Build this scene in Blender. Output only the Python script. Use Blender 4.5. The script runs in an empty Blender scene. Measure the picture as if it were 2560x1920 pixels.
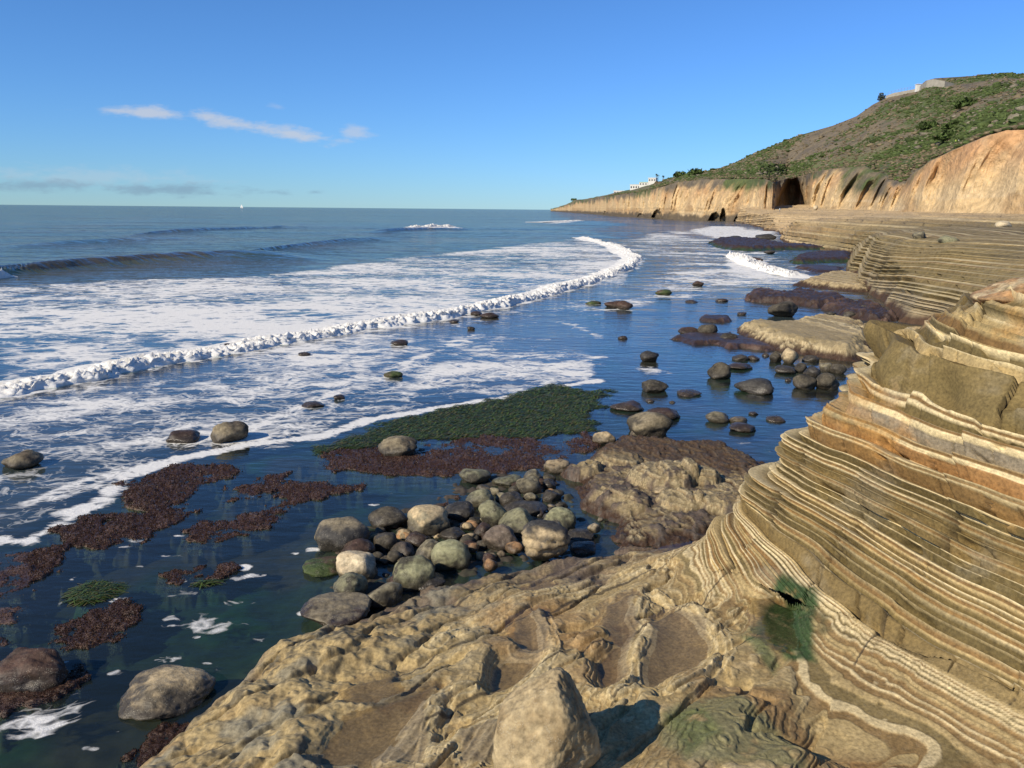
import bpy, bmesh, math, random
import numpy as np
from mathutils import Matrix, Vector

# ------------------------------------------------------------------ camera
S = bpy.context.scene
COL = S.collection
EYE = 5.0                                   # metres above the water
PITCH, ROLL = math.radians(11.9), math.radians(0.525)
FPX = 829.0 * 2.5                           # focal length in photograph pixels (2560 wide)
cam = bpy.data.cameras.new('camera'); camo = bpy.data.objects.new('camera', cam); COL.objects.link(camo)
cam.sensor_width = 36.0; cam.lens = 36.0 * FPX / 2560.0
cam.clip_start = 0.1; cam.clip_end = 120000.0
CM = Matrix.Rotation(math.radians(90) - PITCH, 4, 'X') @ Matrix.Rotation(ROLL, 4, 'Z')
camo.matrix_world = Matrix.Translation((0, 0, EYE)) @ CM
S.camera = camo
CR = np.array(CM.to_3x3())
# ------------------------------------------------------------------ sky and sun
SUN_EL = math.radians(33.0)
SUN_TRAVEL = Vector((0.78, 0.63, 0)).normalized()          # the way the light goes over the ground
to_sun = Vector((-SUN_TRAVEL.x * math.cos(SUN_EL), -SUN_TRAVEL.y * math.cos(SUN_EL), math.sin(SUN_EL)))
W = bpy.data.worlds.new('World'); S.world = W; W.use_nodes = True
wn = W.node_tree; wn.nodes.clear()
def N(nt, typ, **kw):
    n = nt.nodes.new(typ)
    for k, v in kw.items():
        setattr(n, k, v)
    return n
def math_node(nt, op, a, b=None, c=None, clamp=False):
    n = nt.nodes.new('ShaderNodeMath'); n.operation = op; n.use_clamp = clamp
    for i, v in enumerate((a, b, c)):
        if v is None: continue
        if isinstance(v, (int, float)): n.inputs[i].default_value = v
        else: nt.links.new(v, n.inputs[i])
    return n.outputs[0]
def maprange(nt, v, a, b, c=0.0, d=1.0, smooth=True):
    n = nt.nodes.new('ShaderNodeMapRange'); n.interpolation_type = 'SMOOTHSTEP' if smooth else 'LINEAR'
    for i, x in enumerate((v, a, b, c, d)):
        if isinstance(x, (int, float)): n.inputs[i].default_value = x
        else: nt.links.new(x, n.inputs[i])
    return n.outputs[0]
def mixcol(nt, f, a, b, mode='MIX'):
    n = nt.nodes.new('ShaderNodeMix'); n.data_type = 'RGBA'; n.blend_type = mode
    for i, x in ((0, f), (6, a), (7, b)):
        if isinstance(x, (int, float)): n.inputs[i].default_value = x
        elif isinstance(x, tuple): n.inputs[i].default_value = (x + (1,))[:4]
        else: nt.links.new(x, n.inputs[i])
    return n.outputs[2]
sky = N(wn, 'ShaderNodeTexSky', sky_type='NISHITA', sun_disc=False)
sky.sun_elevation = SUN_EL; sky.sun_rotation = math.atan2(to_sun.x, to_sun.y)
sky.air_density = 1.0; sky.dust_density = 0.0; sky.ozone_density = 5.0; sky.altitude = 0
def ray(px, py):
    """world direction of a photograph pixel (2560 x 1920)"""
    d = CR @ np.array([(px - 1280.0) / FPX, -(py - 960.0) / FPX, -1.0])
    return d
K2 = 2560.0 / 2212.0
def uv_sky(px, py):
    d = ray(px * K2, py * K2); return d[0] / d[1], d[2] / d[1]
tc = N(wn, 'ShaderNodeTexCoord'); sx = N(wn, 'ShaderNodeSeparateXYZ'); wn.links.new(tc.outputs['Generated'], sx.inputs[0])
yy = math_node(wn, 'MAXIMUM', sx.outputs[1], 0.05)
su = math_node(wn, 'DIVIDE', sx.outputs[0], yy); sv = math_node(wn, 'DIVIDE', sx.outputs[2], yy)
cmb = N(wn, 'ShaderNodeCombineXYZ'); wn.links.new(su, cmb.inputs[0]); wn.links.new(math_node(wn, 'MULTIPLY', sv, 3.0), cmb.inputs[1])
nz = N(wn, 'ShaderNodeTexNoise'); nz.inputs['Scale'].default_value = 30; nz.inputs['Detail'].default_value = 7; nz.inputs['Roughness'].default_value = 0.62
wn.links.new(cmb.outputs[0], nz.inputs['Vector'])
def cloud(x0, y0, x1, y1, half, soft):
    (ua, va), (ub, vb) = uv_sky(x0, y0), uv_sky(x1, y1)
    uc, vc, a, s = (ua + ub) / 2, (va + vb) / 2, abs(ub - ua) / 2, (vb - va) / (ub - ua)
    b = half * K2 / FPX
    du = math_node(wn, 'SUBTRACT', su, uc)
    dv = math_node(wn, 'SUBTRACT', math_node(wn, 'SUBTRACT', sv, vc), math_node(wn, 'MULTIPLY', du, s))
    e = math_node(wn, 'ADD', math_node(wn, 'POWER', math_node(wn, 'ABSOLUTE', math_node(wn, 'DIVIDE', du, a)), 2.0),
                  math_node(wn, 'POWER', math_node(wn, 'ABSOLUTE', math_node(wn, 'DIVIDE', dv, b)), 2.0))
    e = math_node(wn, 'SQRT', e)
    e = math_node(wn, 'ADD', e, math_node(wn, 'MULTIPLY', math_node(wn, 'SUBTRACT', nz.outputs[0], 0.5), 2.9))
    return math_node(wn, 'MULTIPLY', maprange(wn, e, 1.25, 0.0), soft)
def cmax(l):
    o = l[0]
    for x in l[1:]: o = math_node(wn, 'MAXIMUM', o, x)
    return o
white = cmax([cloud(215, 236, 420, 250, 14, .7), cloud(390, 242, 590, 284, 15, .7), cloud(500, 268, 760, 308, 15, .7), cloud(730, 284, 805, 290, 14, .5),
              cloud(570, 226, 620, 232, 7, .2), cloud(-60, 378, 450, 386, 22, .22)])
grey = cmax([cloud(-80, 398, 240, 402, 13, .5), cloud(190, 405, 530, 413, 14, .55), cloud(575, 414, 630, 416, 7, .4), cloud(660, 415, 705, 416, 6, .4)])
sep = N(wn, 'ShaderNodeSeparateColor'); wn.links.new(sky.outputs[0], sep.inputs[0]); cbc = N(wn, 'ShaderNodeCombineColor')
for k_, (a_, g_) in enumerate(((0.79, 0.95), (1.30, 0.95), (1.52, 1.10))):        # the phone's colour response, the same for the whole sky
    wn.links.new(math_node(wn, 'MULTIPLY', math_node(wn, 'POWER', sep.outputs[k_], g_), a_), cbc.inputs[k_])
skb = cbc.outputs[0]
skc = mixcol(wn, white, skb, (8.2, 8.4, 9.0))
skc = mixcol(wn, grey, skc, (2.6, 3.9, 5.6))
bg = N(wn, 'ShaderNodeBackground'); wn.links.new(skc, bg.inputs[0]); bg.inputs[1].default_value = 0.064
wo = N(wn, 'ShaderNodeOutputWorld'); wn.links.new(bg.outputs[0], wo.inputs[0])
sl = bpy.data.lights.new('sun', 'SUN'); sl.energy = 5.0; sl.angle = math.radians(0.5); sl.color = (1.0, 0.885, 0.69)
so = bpy.data.objects.new('sun', sl); COL.objects.link(so); so.rotation_euler = (-to_sun).to_track_quat('-Z', 'Y').to_euler()
S.view_settings.view_transform = 'Standard'; S.view_settings.look = 'None'
S.view_settings.exposure = 0.25; S.view_settings.gamma = 1.0; S.view_settings.use_curve_mapping = False
S.cycles.max_bounces = 6; S.cycles.diffuse_bounces = 2; S.cycles.glossy_bounces = 2; S.cycles.transparent_max_bounces = 8
S.cycles.use_denoising = True

# ------------------------------------------------------------------ numeric helpers
rs = np.random.RandomState(7)
PERM = np.tile(rs.permutation(256), 3).astype(np.int32)
G3 = rs.normal(size=(256, 3)); G3 = (G3 / np.linalg.norm(G3, axis=1)[:, None]).astype(np.float32)
def pn(x, y, z=0.0):
    """gradient noise, about -0.7 .. 0.7"""
    if np.ndim(z) == 0: return pn2(x, y, float(z))
    x = np.asarray(x, np.float32); y = np.asarray(y, np.float32); z = np.broadcast_to(np.asarray(z, np.float32), x.shape)
    xi = np.floor(x).astype(np.int32); yi = np.floor(y).astype(np.int32); zi = np.floor(z).astype(np.int32)
    xf = x - xi; yf = y - yi; zf = z - zi
    u = xf * xf * xf * (xf * (xf * 6 - 15) + 10); v = yf * yf * yf * (yf * (yf * 6 - 15) + 10); w = zf * zf * zf * (zf * (zf * 6 - 15) + 10)
    xi &= 255; yi &= 255; zi &= 255
    def g(a, b, c):
        h = PERM[PERM[PERM[xi + a] + yi + b] + zi + c]
        gr = G3[h]
        return gr[..., 0] * (xf - a) + gr[..., 1] * (yf - b) + gr[..., 2] * (zf - c)
    x00 = g(0, 0, 0) * (1 - u) + g(1, 0, 0) * u; x10 = g(0, 1, 0) * (1 - u) + g(1, 1, 0) * u
    x01 = g(0, 0, 1) * (1 - u) + g(1, 0, 1) * u; x11 = g(0, 1, 1) * (1 - u) + g(1, 1, 1) * u
    return (x00 * (1 - v) + x10 * v) * (1 - w) + (x01 * (1 - v) + x11 * v) * w
TH2 = rs.uniform(0, 2 * math.pi, 256); GX2 = np.cos(TH2).astype(np.float32); GY2 = np.sin(TH2).astype(np.float32)
def pn2(x, y, seed=0.0):
    x = np.asarray(x, np.float32) + np.float32(seed * 7.31); y = np.asarray(y, np.float32) + np.float32(seed * 3.17)
    xi = np.floor(x).astype(np.int32); yi = np.floor(y).astype(np.int32); xf = x - xi; yf = y - yi
    u = xf * xf * (3 - 2 * xf); v = yf * yf * (3 - 2 * yf)
    xi &= 255; yi &= 255; A = PERM[xi]; B = PERM[xi + 1]
    h00 = PERM[A + yi]; h01 = PERM[A + yi + 1]; h10 = PERM[B + yi]; h11 = PERM[B + yi + 1]
    a = GX2[h00] * xf + GY2[h00] * yf; b = GX2[h10] * (xf - 1) + GY2[h10] * yf
    c = GX2[h01] * xf + GY2[h01] * (yf - 1); d = GX2[h11] * (xf - 1) + GY2[h11] * (yf - 1)
    return (a + (b - a) * u) * (1 - v) + (c + (d - c) * u) * v
def fbm(x, y, z=0.0, s=1.0, o=4, g=0.5):
    r = 0; a = 1.0
    for i in range(o):
        r = r + a * pn(x * s + 17.3 * i, y * s - 9.1 * i, (z * s + 3.7 * i) if np.ndim(z) else z + .37 * i); s *= 2.03; a *= g
    return r
def ss(a, b, x):
    t = np.clip((x - a) / (b - a), 0, 1); return t * t * (3 - 2 * t)
def mix(a, b, t):
    t = np.asarray(t)
    if np.ndim(a) and np.shape(a)[-1:] == (3,) or np.ndim(b) and np.shape(b)[-1:] == (3,): t = t[..., None]
    return np.asarray(a) * (1 - t) + np.asarray(b) * t
def unp(px, py, z=0.0, k=K2):
    """photograph pixel + height -> place in the world"""
    d = ray(px * k, py * k); t = (z - EYE) / d[2]
    return np.array([d[0] * t, d[1] * t, z])
def at_r(px, py, r, k=K2):
    """photograph pixel + ground distance -> place in the world"""
    d = ray(px * k, py * k); t = r / math.hypot(d[0], d[1])
    return np.array([d[0] * t, d[1] * t, EYE + d[2] * t])
def seg_dist(x, y, pts, margin=3.0):
    pts = np.asarray(pts, float)[:, :2]; out = np.full(x.shape, margin, np.float32)
    m = (x > pts[:, 0].min() - margin) & (x < pts[:, 0].max() + margin) & (y > pts[:, 1].min() - margin) & (y < pts[:, 1].max() + margin)
    X, Y = x[m], y[m]; d2 = np.full(X.shape, margin * margin, np.float32)
    for (ax, ay), (bx, by) in zip(pts[:-1], pts[1:]):
        ex, ey = bx - ax, by - ay; L = ex * ex + ey * ey + 1e-9
        t = np.clip(((X - ax) * ex + (Y - ay) * ey) / L, 0, 1)
        d2 = np.minimum(d2, (X - ax - t * ex) ** 2 + (Y - ay - t * ey) ** 2)
    out[m] = np.sqrt(d2); return out
def sdf(x, y, poly, margin=3.0):
    """+ inside, - outside (clamped to the margin)"""
    p = np.asarray(poly, float)[:, :2]; p = np.vstack([p, p[:1]])
    d = seg_dist(x, y, p, margin)
    ins = np.zeros(x.shape, bool)
    m = (x > p[:, 0].min()) & (x < p[:, 0].max()) & (y > p[:, 1].min()) & (y < p[:, 1].max())
    X, Y = x[m], y[m]; c = np.zeros(X.shape, bool)
    for (ax, ay), (bx, by) in zip(p[:-1], p[1:]):
        if ay == by: continue
        c ^= ((ay > Y) != (by > Y)) & (X < (bx - ax) * (Y - ay) / (by - ay) + ax)
    ins[m] = c
    return np.where(ins, d, -d)
class RBF:
    def __init__(s, P, V):
        s.P = np.asarray(P, float); V = np.asarray(V, float); n = len(P)
        A = np.zeros((n + 3, n + 3)); A[:n, :n] = np.linalg.norm(s.P[:, None] - s.P[None], axis=2)
        A[:n, n] = 1; A[:n, n + 1:] = s.P; A[n, :n] = 1; A[n + 1:, :n] = s.P.T
        s.w = np.linalg.solve(A, np.concatenate([V, [0, 0, 0]]))
    def __call__(s, x, y):
        r = s.w[-3] + s.w[-2] * x + s.w[-1] * y
        for (a, b), w in zip(s.P, s.w[:-3]): r = r + w * np.sqrt((x - a) ** 2 + (y - b) ** 2)
        return r
class LUT:
    """a height function sampled once on a regular grid"""
    def __init__(s, f, x0, x1, y0, y1, h, blur=0):
        s.x0, s.y0, s.h = x0, y0, h
        gx, gy = np.meshgrid(np.arange(x0, x1, h), np.arange(y0, y1, h), indexing='ij')
        s.T = f(gx, gy).astype(np.float32)
        for _ in range(blur):
            p = np.pad(s.T, 1, 'edge'); s.T = (p[:-2, 1:-1] + p[2:, 1:-1] + p[1:-1, :-2] + p[1:-1, 2:] + 4 * p[1:-1, 1:-1]) / 8
        s.gx, s.gy = np.gradient(s.T, h)
    def _s(s, T, x, y):
        fx = np.clip((x - s.x0) / s.h, 0, T.shape[0] - 1.01); fy = np.clip((y - s.y0) / s.h, 0, T.shape[1] - 1.01)
        i = fx.astype(np.int32); j = fy.astype(np.int32); u = fx - i; v = fy - j
        return (T[i, j] * (1 - u) + T[i + 1, j] * u) * (1 - v) + (T[i, j + 1] * (1 - u) + T[i + 1, j + 1] * u) * v
    def __call__(s, x, y): return s._s(s.T, x, y)
    def grad(s, x, y): return s._s(s.gx, x, y), s._s(s.gy, x, y)
# ------------------------------------------------------------------ object helpers
def tag(o, label=None, cat=None, group=None, kind=None):
    if label: o['label'] = label
    if cat: o['category'] = cat
    if group: o['group'] = group
    if kind: o['kind'] = kind
    return o
def mesh_np(name, V, F, col=None, smooth=True):
    V = np.asarray(V, np.float32); F = np.asarray(F, np.int32)
    used = np.zeros(len(V), bool); used[F.ravel()] = True
    idx = np.cumsum(used) - 1; V = V[used]; F = idx[F].astype(np.int32)
    me = bpy.data.meshes.new(name); n, k = F.shape
    me.vertices.add(len(V)); me.vertices.foreach_set('co', V.ravel())
    me.loops.add(n * k); me.loops.foreach_set('vertex_index', F.ravel())
    me.polygons.add(n); me.polygons.foreach_set('loop_start', np.arange(0, n * k, k, dtype=np.int32))
    me.polygons.foreach_set('use_smooth', np.full(n, smooth, bool))
    me.update(calc_edges=True)
    if col is not None:
        c = np.asarray(col, np.float32)[used]
        if c.shape[1] == 3: c = np.hstack([c, np.zeros((len(c), 1), np.float32)])
        a = me.color_attributes.new('Col', 'FLOAT_COLOR', 'POINT'); a.data.foreach_set('color', c.ravel())
    return me
def obj(name, me, mat, parent=None):
    o = bpy.data.objects.new(name, me); COL.objects.link(o)
    if mat and not me.materials: me.materials.append(mat)
    if parent: o.parent = parent
    return o
def empty(name, loc):
    o = bpy.data.objects.new(name, None); COL.objects.link(o); o.location = loc; o.empty_display_size = 0.2
    return o
def grid_quads(nr, nc):
    i = np.arange(nr - 1)[:, None] * nc + np.arange(nc - 1)[None]
    return np.stack([i, i + 1, i + nc + 1, i + nc], -1).reshape(-1, 4)

def pieces(F):
    """label the connected pieces of a set of faces"""
    par = {}
    def find(a):
        while par[a] != a: par[a] = par[par[a]]; a = par[a]
        return a
    for f in F.tolist():
        for v in f:
            if v not in par: par[v] = v
        r0 = find(f[0])
        for v in f[1:]:
            r1 = find(v)
            if r1 != r0: par[r1] = r0
    return np.array([find(v) for v in F[:, 0].tolist()])
def bed_parts(groups, V, C, mat, parent, off0):
    crumbs = []
    for f in groups:
        if not len(f): continue
        lab = pieces(f)
        for k in np.unique(lab):
            ff = f[lab == k]
            if len(ff) < 150: crumbs.append(ff)
            else: obj('rock_bed', mesh_np('rock_bed', V - off0, ff, C), mat, parent)
    if crumbs:
        tag(obj('rock_crumbs', mesh_np('rock_crumbs', V - off0, np.vstack(crumbs), C), mat, parent), kind='stuff')
# ------------------------------------------------------------------ materials
def vmat(name, fine=8.0, bump=0.3, dist=0.02, rough=0.85, var=0.35, spec=0.3, speck=0.0):
    m = bpy.data.materials.new(name); m.use_nodes = True; nt = m.node_tree; b = nt.nodes['Principled BSDF']
    at = N(nt, 'ShaderNodeVertexColor', layer_name='Col'); ge = N(nt, 'ShaderNodeNewGeometry')
    n1 = N(nt, 'ShaderNodeTexNoise'); n1.inputs['Scale'].default_value = fine; n1.inputs['Detail'].default_value = 6; n1.inputs['Roughness'].default_value = 0.65
    nt.links.new(ge.outputs['Position'], n1.inputs['Vector'])
    v = maprange(nt, n1.outputs[0], 0.3, 0.7, 1 - var, 1 + var, False)
    c = mixcol(nt, 1.0, at.outputs[0], v, 'MULTIPLY')
    if speck:
        vo = N(nt, 'ShaderNodeTexVoronoi'); vo.inputs['Scale'].default_value = fine * 5
        nt.links.new(ge.outputs['Position'], vo.inputs['Vector'])
        n2 = N(nt, 'ShaderNodeTexNoise'); n2.inputs['Scale'].default_value = fine * .7; nt.links.new(ge.outputs['Position'], n2.inputs['Vector'])
        sp = math_node(nt, 'MULTIPLY', maprange(nt, vo.outputs[0], 0.34, 0.2), maprange(nt, n2.outputs[0], 0.5, 0.64))
        c = mixcol(nt, math_node(nt, 'MULTIPLY', sp, speck), c, (0.42, 0.38, 0.29))
    nt.links.new(c, b.inputs['Base Color'])
    r = maprange(nt, at.outputs[1], 0, 1, rough, 0.12, False); nt.links.new(r, b.inputs['Roughness'])
    b.inputs['Specular IOR Level'].default_value = spec
    bp = N(nt, 'ShaderNodeBump'); bp.inputs['Strength'].default_value = bump; bp.inputs['Distance'].default_value = dist
    nt.links.new(n1.outputs[0], bp.inputs['Height']); nt.links.new(bp.outputs[0], b.inputs['Normal'])
    return m
M_SHELF = vmat('shelf_rock', 30, 0.4, 0.012, speck=0.45, var=0.42)
M_WALL = vmat('bedded_rock', 26, 0.4, 0.012, var=0.4)
M_ROCK = vmat('boulder_rock', 16, 0.6, 0.03, speck=0.6, var=0.45)
M_MID = vmat('ledge_rock', 3, 0.6, 0.1)
M_FAR = vmat('bluff_earth', 0.55, 0.9, 1.2, var=0.32)
M_ALGAE = vmat('red_algae_turf', 30, 0.9, 0.03, rough=0.45, var=0.6, spec=0.5)
M_TUFT = vmat('algae_tuft', 40, 0.2, 0.01, rough=0.5, var=0.3, spec=0.4)
M_BLADE = vmat('surfgrass_blade', 40, 0.1, 0.01, rough=0.5, var=0.3, spec=0.25)
M_BED = vmat('sea_floor', 4, 0.3, 0.03, var=0.5)
def plain(name, col, rough=0.7, var=0.15, scale=3.0):
    m = bpy.data.materials.new(name); m.use_nodes = True; nt = m.node_tree; b = nt.nodes['Principled BSDF']
    n1 = N(nt, 'ShaderNodeTexNoise'); n1.inputs['Scale'].default_value = scale; n1.inputs['Detail'].default_value = 4
    ge = N(nt, 'ShaderNodeNewGeometry'); nt.links.new(ge.outputs['Position'], n1.inputs['Vector'])
    v = maprange(nt, n1.outputs[0], 0.3, 0.7, 1 - var, 1 + var, False)
    nt.links.new(mixcol(nt, 1.0, col, v, 'MULTIPLY'), b.inputs['Base Color']); b.inputs['Roughness'].default_value = rough
    return m
def foam_bsdf(nt, pos):
    b = N(nt, 'ShaderNodeBsdfPrincipled'); b.inputs['Base Color'].default_value = (0.70, 0.69, 0.66, 1); b.inputs['Roughness'].default_value = 0.9
    b.inputs['Specular IOR Level'].default_value = 0.2
    n = N(nt, 'ShaderNodeTexNoise'); n.inputs['Scale'].default_value = 7; n.inputs['Detail'].default_value = 6; n.inputs['Roughness'].default_value = .7
    nt.links.new(pos, n.inputs['Vector'])
    bp = N(nt, 'ShaderNodeBump'); bp.inputs['Strength'].default_value = 0.5; bp.inputs['Distance'].default_value = 0.06
    nt.links.new(n.outputs[0], bp.inputs['Height']); nt.links.new(bp.outputs[0], b.inputs['Normal'])
    return b.outputs[0]
def schlick(nt, normal):
    """water's mirror share for a ray that crosses the surface either way"""
    ge = N(nt, 'ShaderNodeNewGeometry'); d = N(nt, 'ShaderNodeVectorMath', operation='DOT_PRODUCT')
    nt.links.new(ge.outputs['Incoming'], d.inputs[0]); nt.links.new(normal, d.inputs[1])
    c = math_node(nt, 'SUBTRACT', 1.0, math_node(nt, 'ABSOLUTE', d.outputs['Value']), clamp=True)
    return math_node(nt, 'MULTIPLY_ADD', math_node(nt, 'POWER', c, 5.0), 0.98, 0.02)
def water_mat():
    m = bpy.data.materials.new('sea_water'); m.use_nodes = True; nt = m.node_tree; nt.nodes.clear()
    at = N(nt, 'ShaderNodeVertexColor', layer_name='Col'); sp = N(nt, 'ShaderNodeSeparateColor'); nt.links.new(at.outputs[0], sp.inputs[0])
    foam_d, murk, far = sp.outputs[0], sp.outputs[1], sp.outputs[2]
    ge = N(nt, 'ShaderNodeNewGeometry'); pos = ge.outputs['Position']
    # ripples: three sizes, the small ones fade with distance
    def noise(scale, detail=3, vec=pos, rough=.55, dist=0.0):
        n = N(nt, 'ShaderNodeTexNoise'); n.inputs['Scale'].default_value = scale; n.inputs['Detail'].default_value = detail
        n.inputs['Roughness'].default_value = rough; n.inputs['Distortion'].default_value = dist; nt.links.new(vec, n.inputs['Vector']); return n.outputs[0]
    mp = N(nt, 'ShaderNodeMapping'); mp.inputs['Scale'].default_value = (0.45, 1.0, 1.0); mp.inputs['Rotation'].default_value = (0, 0, 0.25)
    nt.links.new(pos, mp.inputs[0]); sv_ = mp.outputs[0]
    h = math_node(nt, 'ADD', math_node(nt, 'MULTIPLY', noise(0.55, 3, sv_), math_node(nt, 'MULTIPLY', far, 1.3)),
                  math_node(nt, 'MULTIPLY', noise(3.2, 4, sv_), maprange(nt, far, 0.1, 1.0, 0.16, 0.03)))
    bp = N(nt, 'ShaderNodeBump'); bp.inputs['Distance'].default_value = 0.5
    nt.links.new(maprange(nt, far, 0, 1, 0.16, 0.85, False), bp.inputs['Strength']); nt.links.new(h, bp.inputs['Height'])
    gl = N(nt, 'ShaderNodeBsdfGlossy'); gl.inputs['Roughness'].default_value = 0.06; nt.links.new(bp.outputs[0], gl.inputs['Normal'])
    gl.inputs['Color'].default_value = (1, 1, 1, 1)
    tr = N(nt, 'ShaderNodeBsdfTransparent'); tr.inputs[0].default_value = (0.60, 0.80, 0.68, 1)
    di = N(nt, 'ShaderNodeBsdfDiffuse')
    nlow = noise(0.05, 4)
    dcol = mixcol(nt, maprange(nt, nlow, 0.42, 0.62), (0.036, 0.052, 0.056), (0.075, 0.066, 0.048))
    nt.links.new(dcol, di.inputs[0]); nt.links.new(bp.outputs[0], di.inputs['Normal'])
    body = N(nt, 'ShaderNodeMixShader'); nt.links.new(murk, body.inputs[0]); nt.links.new(tr.outputs[0], body.inputs[1]); nt.links.new(di.outputs[0], body.inputs[2])
    wat = N(nt, 'ShaderNodeMixShader'); nt.links.new(math_node(nt, 'MINIMUM', schlick(nt, bp.outputs[0]), 0.46), wat.inputs[0])
    nt.links.new(body.outputs[0], wat.inputs[1]); nt.links.new(gl.outputs[0], wat.inputs[2])
    # foam lace
    wv = N(nt, 'ShaderNodeTexNoise'); wv.inputs['Scale'].default_value = 0.9; wv.inputs['Detail'].default_value = 4; nt.links.new(pos, wv.inputs['Vector'])
    off = N(nt, 'ShaderNodeVectorMath', operation='MULTIPLY_ADD'); off.inputs[1].default_value = (1.3, 1.3, 0); nt.links.new(wv.outputs[1], off.inputs[0]); nt.links.new(pos, off.inputs[2])
    m2 = N(nt, 'ShaderNodeMapping'); m2.inputs['Scale'].default_value = (0.62, 1.0, 0.0); m2.inputs['Rotation'].default_value = (0, 0, -0.2); nt.links.new(off.outputs[0], m2.inputs[0])
    def edge(scale):
        v = N(nt, 'ShaderNodeTexVoronoi', feature='DISTANCE_TO_EDGE'); v.inputs['Scale'].default_value = scale; nt.links.new(m2.outputs[0], v.inputs['Vector']); return v.outputs[0]
    l1 = math_node(nt, 'SUBTRACT', 1.0, math_node(nt, 'MULTIPLY', edge(1.15), 2.2))
    l2 = math_node(nt, 'SUBTRACT', 1.0, math_node(nt, 'MULTIPLY', edge(3.4), 2.2))
    l3 = math_node(nt, 'SUBTRACT', 1.0, math_node(nt, 'MULTIPLY', edge(7.5), 2.2)); nf = maprange(nt, far, 0.0, 0.35, 0.42, 0.0)
    L = math_node(nt, 'ADD', math_node(nt, 'MULTIPLY', l1, math_node(nt, 'SUBTRACT', 0.55, math_node(nt, 'MULTIPLY', nf, .6))), math_node(nt, 'ADD', math_node(nt, 'MULTIPLY', l2, math_node(nt, 'SUBTRACT', 0.45, math_node(nt, 'MULTIPLY', nf, .4))), math_node(nt, 'MULTIPLY', l3, nf)))
    L = math_node(nt, 'ADD', L, math_node(nt, 'MULTIPLY', math_node(nt, 'SUBTRACT', noise(1.1, 6, m2.outputs[0], .65), 0.5), 1.5))
    f = math_node(nt, 'MULTIPLY', math_node(nt, 'SUBTRACT', math_node(nt, 'ADD', L, math_node(nt, 'MULTIPLY', foam_d, 1.5)), 1.58), 2.6, clamp=True)
    f = math_node(nt, 'MULTIPLY', f, maprange(nt, foam_d, 0.02, 0.16))
    out = N(nt, 'ShaderNodeMixShader'); nt.links.new(f, out.inputs[0]); nt.links.new(wat.outputs[0], out.inputs[1]); nt.links.new(foam_bsdf(nt, pos), out.inputs[2])
    o = N(nt, 'ShaderNodeOutputMaterial'); nt.links.new(out.outputs[0], o.inputs[0])
    return m
M_WATER = water_mat()
def foam_mat():
    m = bpy.data.materials.new('sea_foam'); m.use_nodes = True; nt = m.node_tree; nt.nodes.clear()
    ge = N(nt, 'ShaderNodeNewGeometry'); o = N(nt, 'ShaderNodeOutputMaterial'); nt.links.new(foam_bsdf(nt, ge.outputs['Position']), o.inputs[0]); return m
M_FOAM = foam_mat()
def pool_mat():
    m = bpy.data.materials.new('pool_water'); m.use_nodes = True; nt = m.node_tree; nt.nodes.clear()
    n = N(nt, 'ShaderNodeTexNoise'); n.inputs['Scale'].default_value = 6; ge = N(nt, 'ShaderNodeNewGeometry'); nt.links.new(ge.outputs['Position'], n.inputs['Vector'])
    bp = N(nt, 'ShaderNodeBump'); bp.inputs['Strength'].default_value = 0.04; bp.inputs['Distance'].default_value = .05; nt.links.new(n.outputs[0], bp.inputs['Height'])
    gl = N(nt, 'ShaderNodeBsdfGlossy'); gl.inputs['Roughness'].default_value = 0.03; nt.links.new(bp.outputs[0], gl.inputs['Normal'])
    tr = N(nt, 'ShaderNodeBsdfTransparent'); tr.inputs[0].default_value = (0.86, 0.82, 0.74, 1)
    mx = N(nt, 'ShaderNodeMixShader'); nt.links.new(schlick(nt, bp.outputs[0]), mx.inputs[0]); nt.links.new(tr.outputs[0], mx.inputs[1]); nt.links.new(gl.outputs[0], mx.inputs[2])
    o = N(nt, 'ShaderNodeOutputMaterial'); nt.links.new(mx.outputs[0], o.inputs[0]); return m
M_POOL = pool_mat()

def U(l, z=0.0):
    return np.array([unp(a, b, z) for a, b in l])
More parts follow.
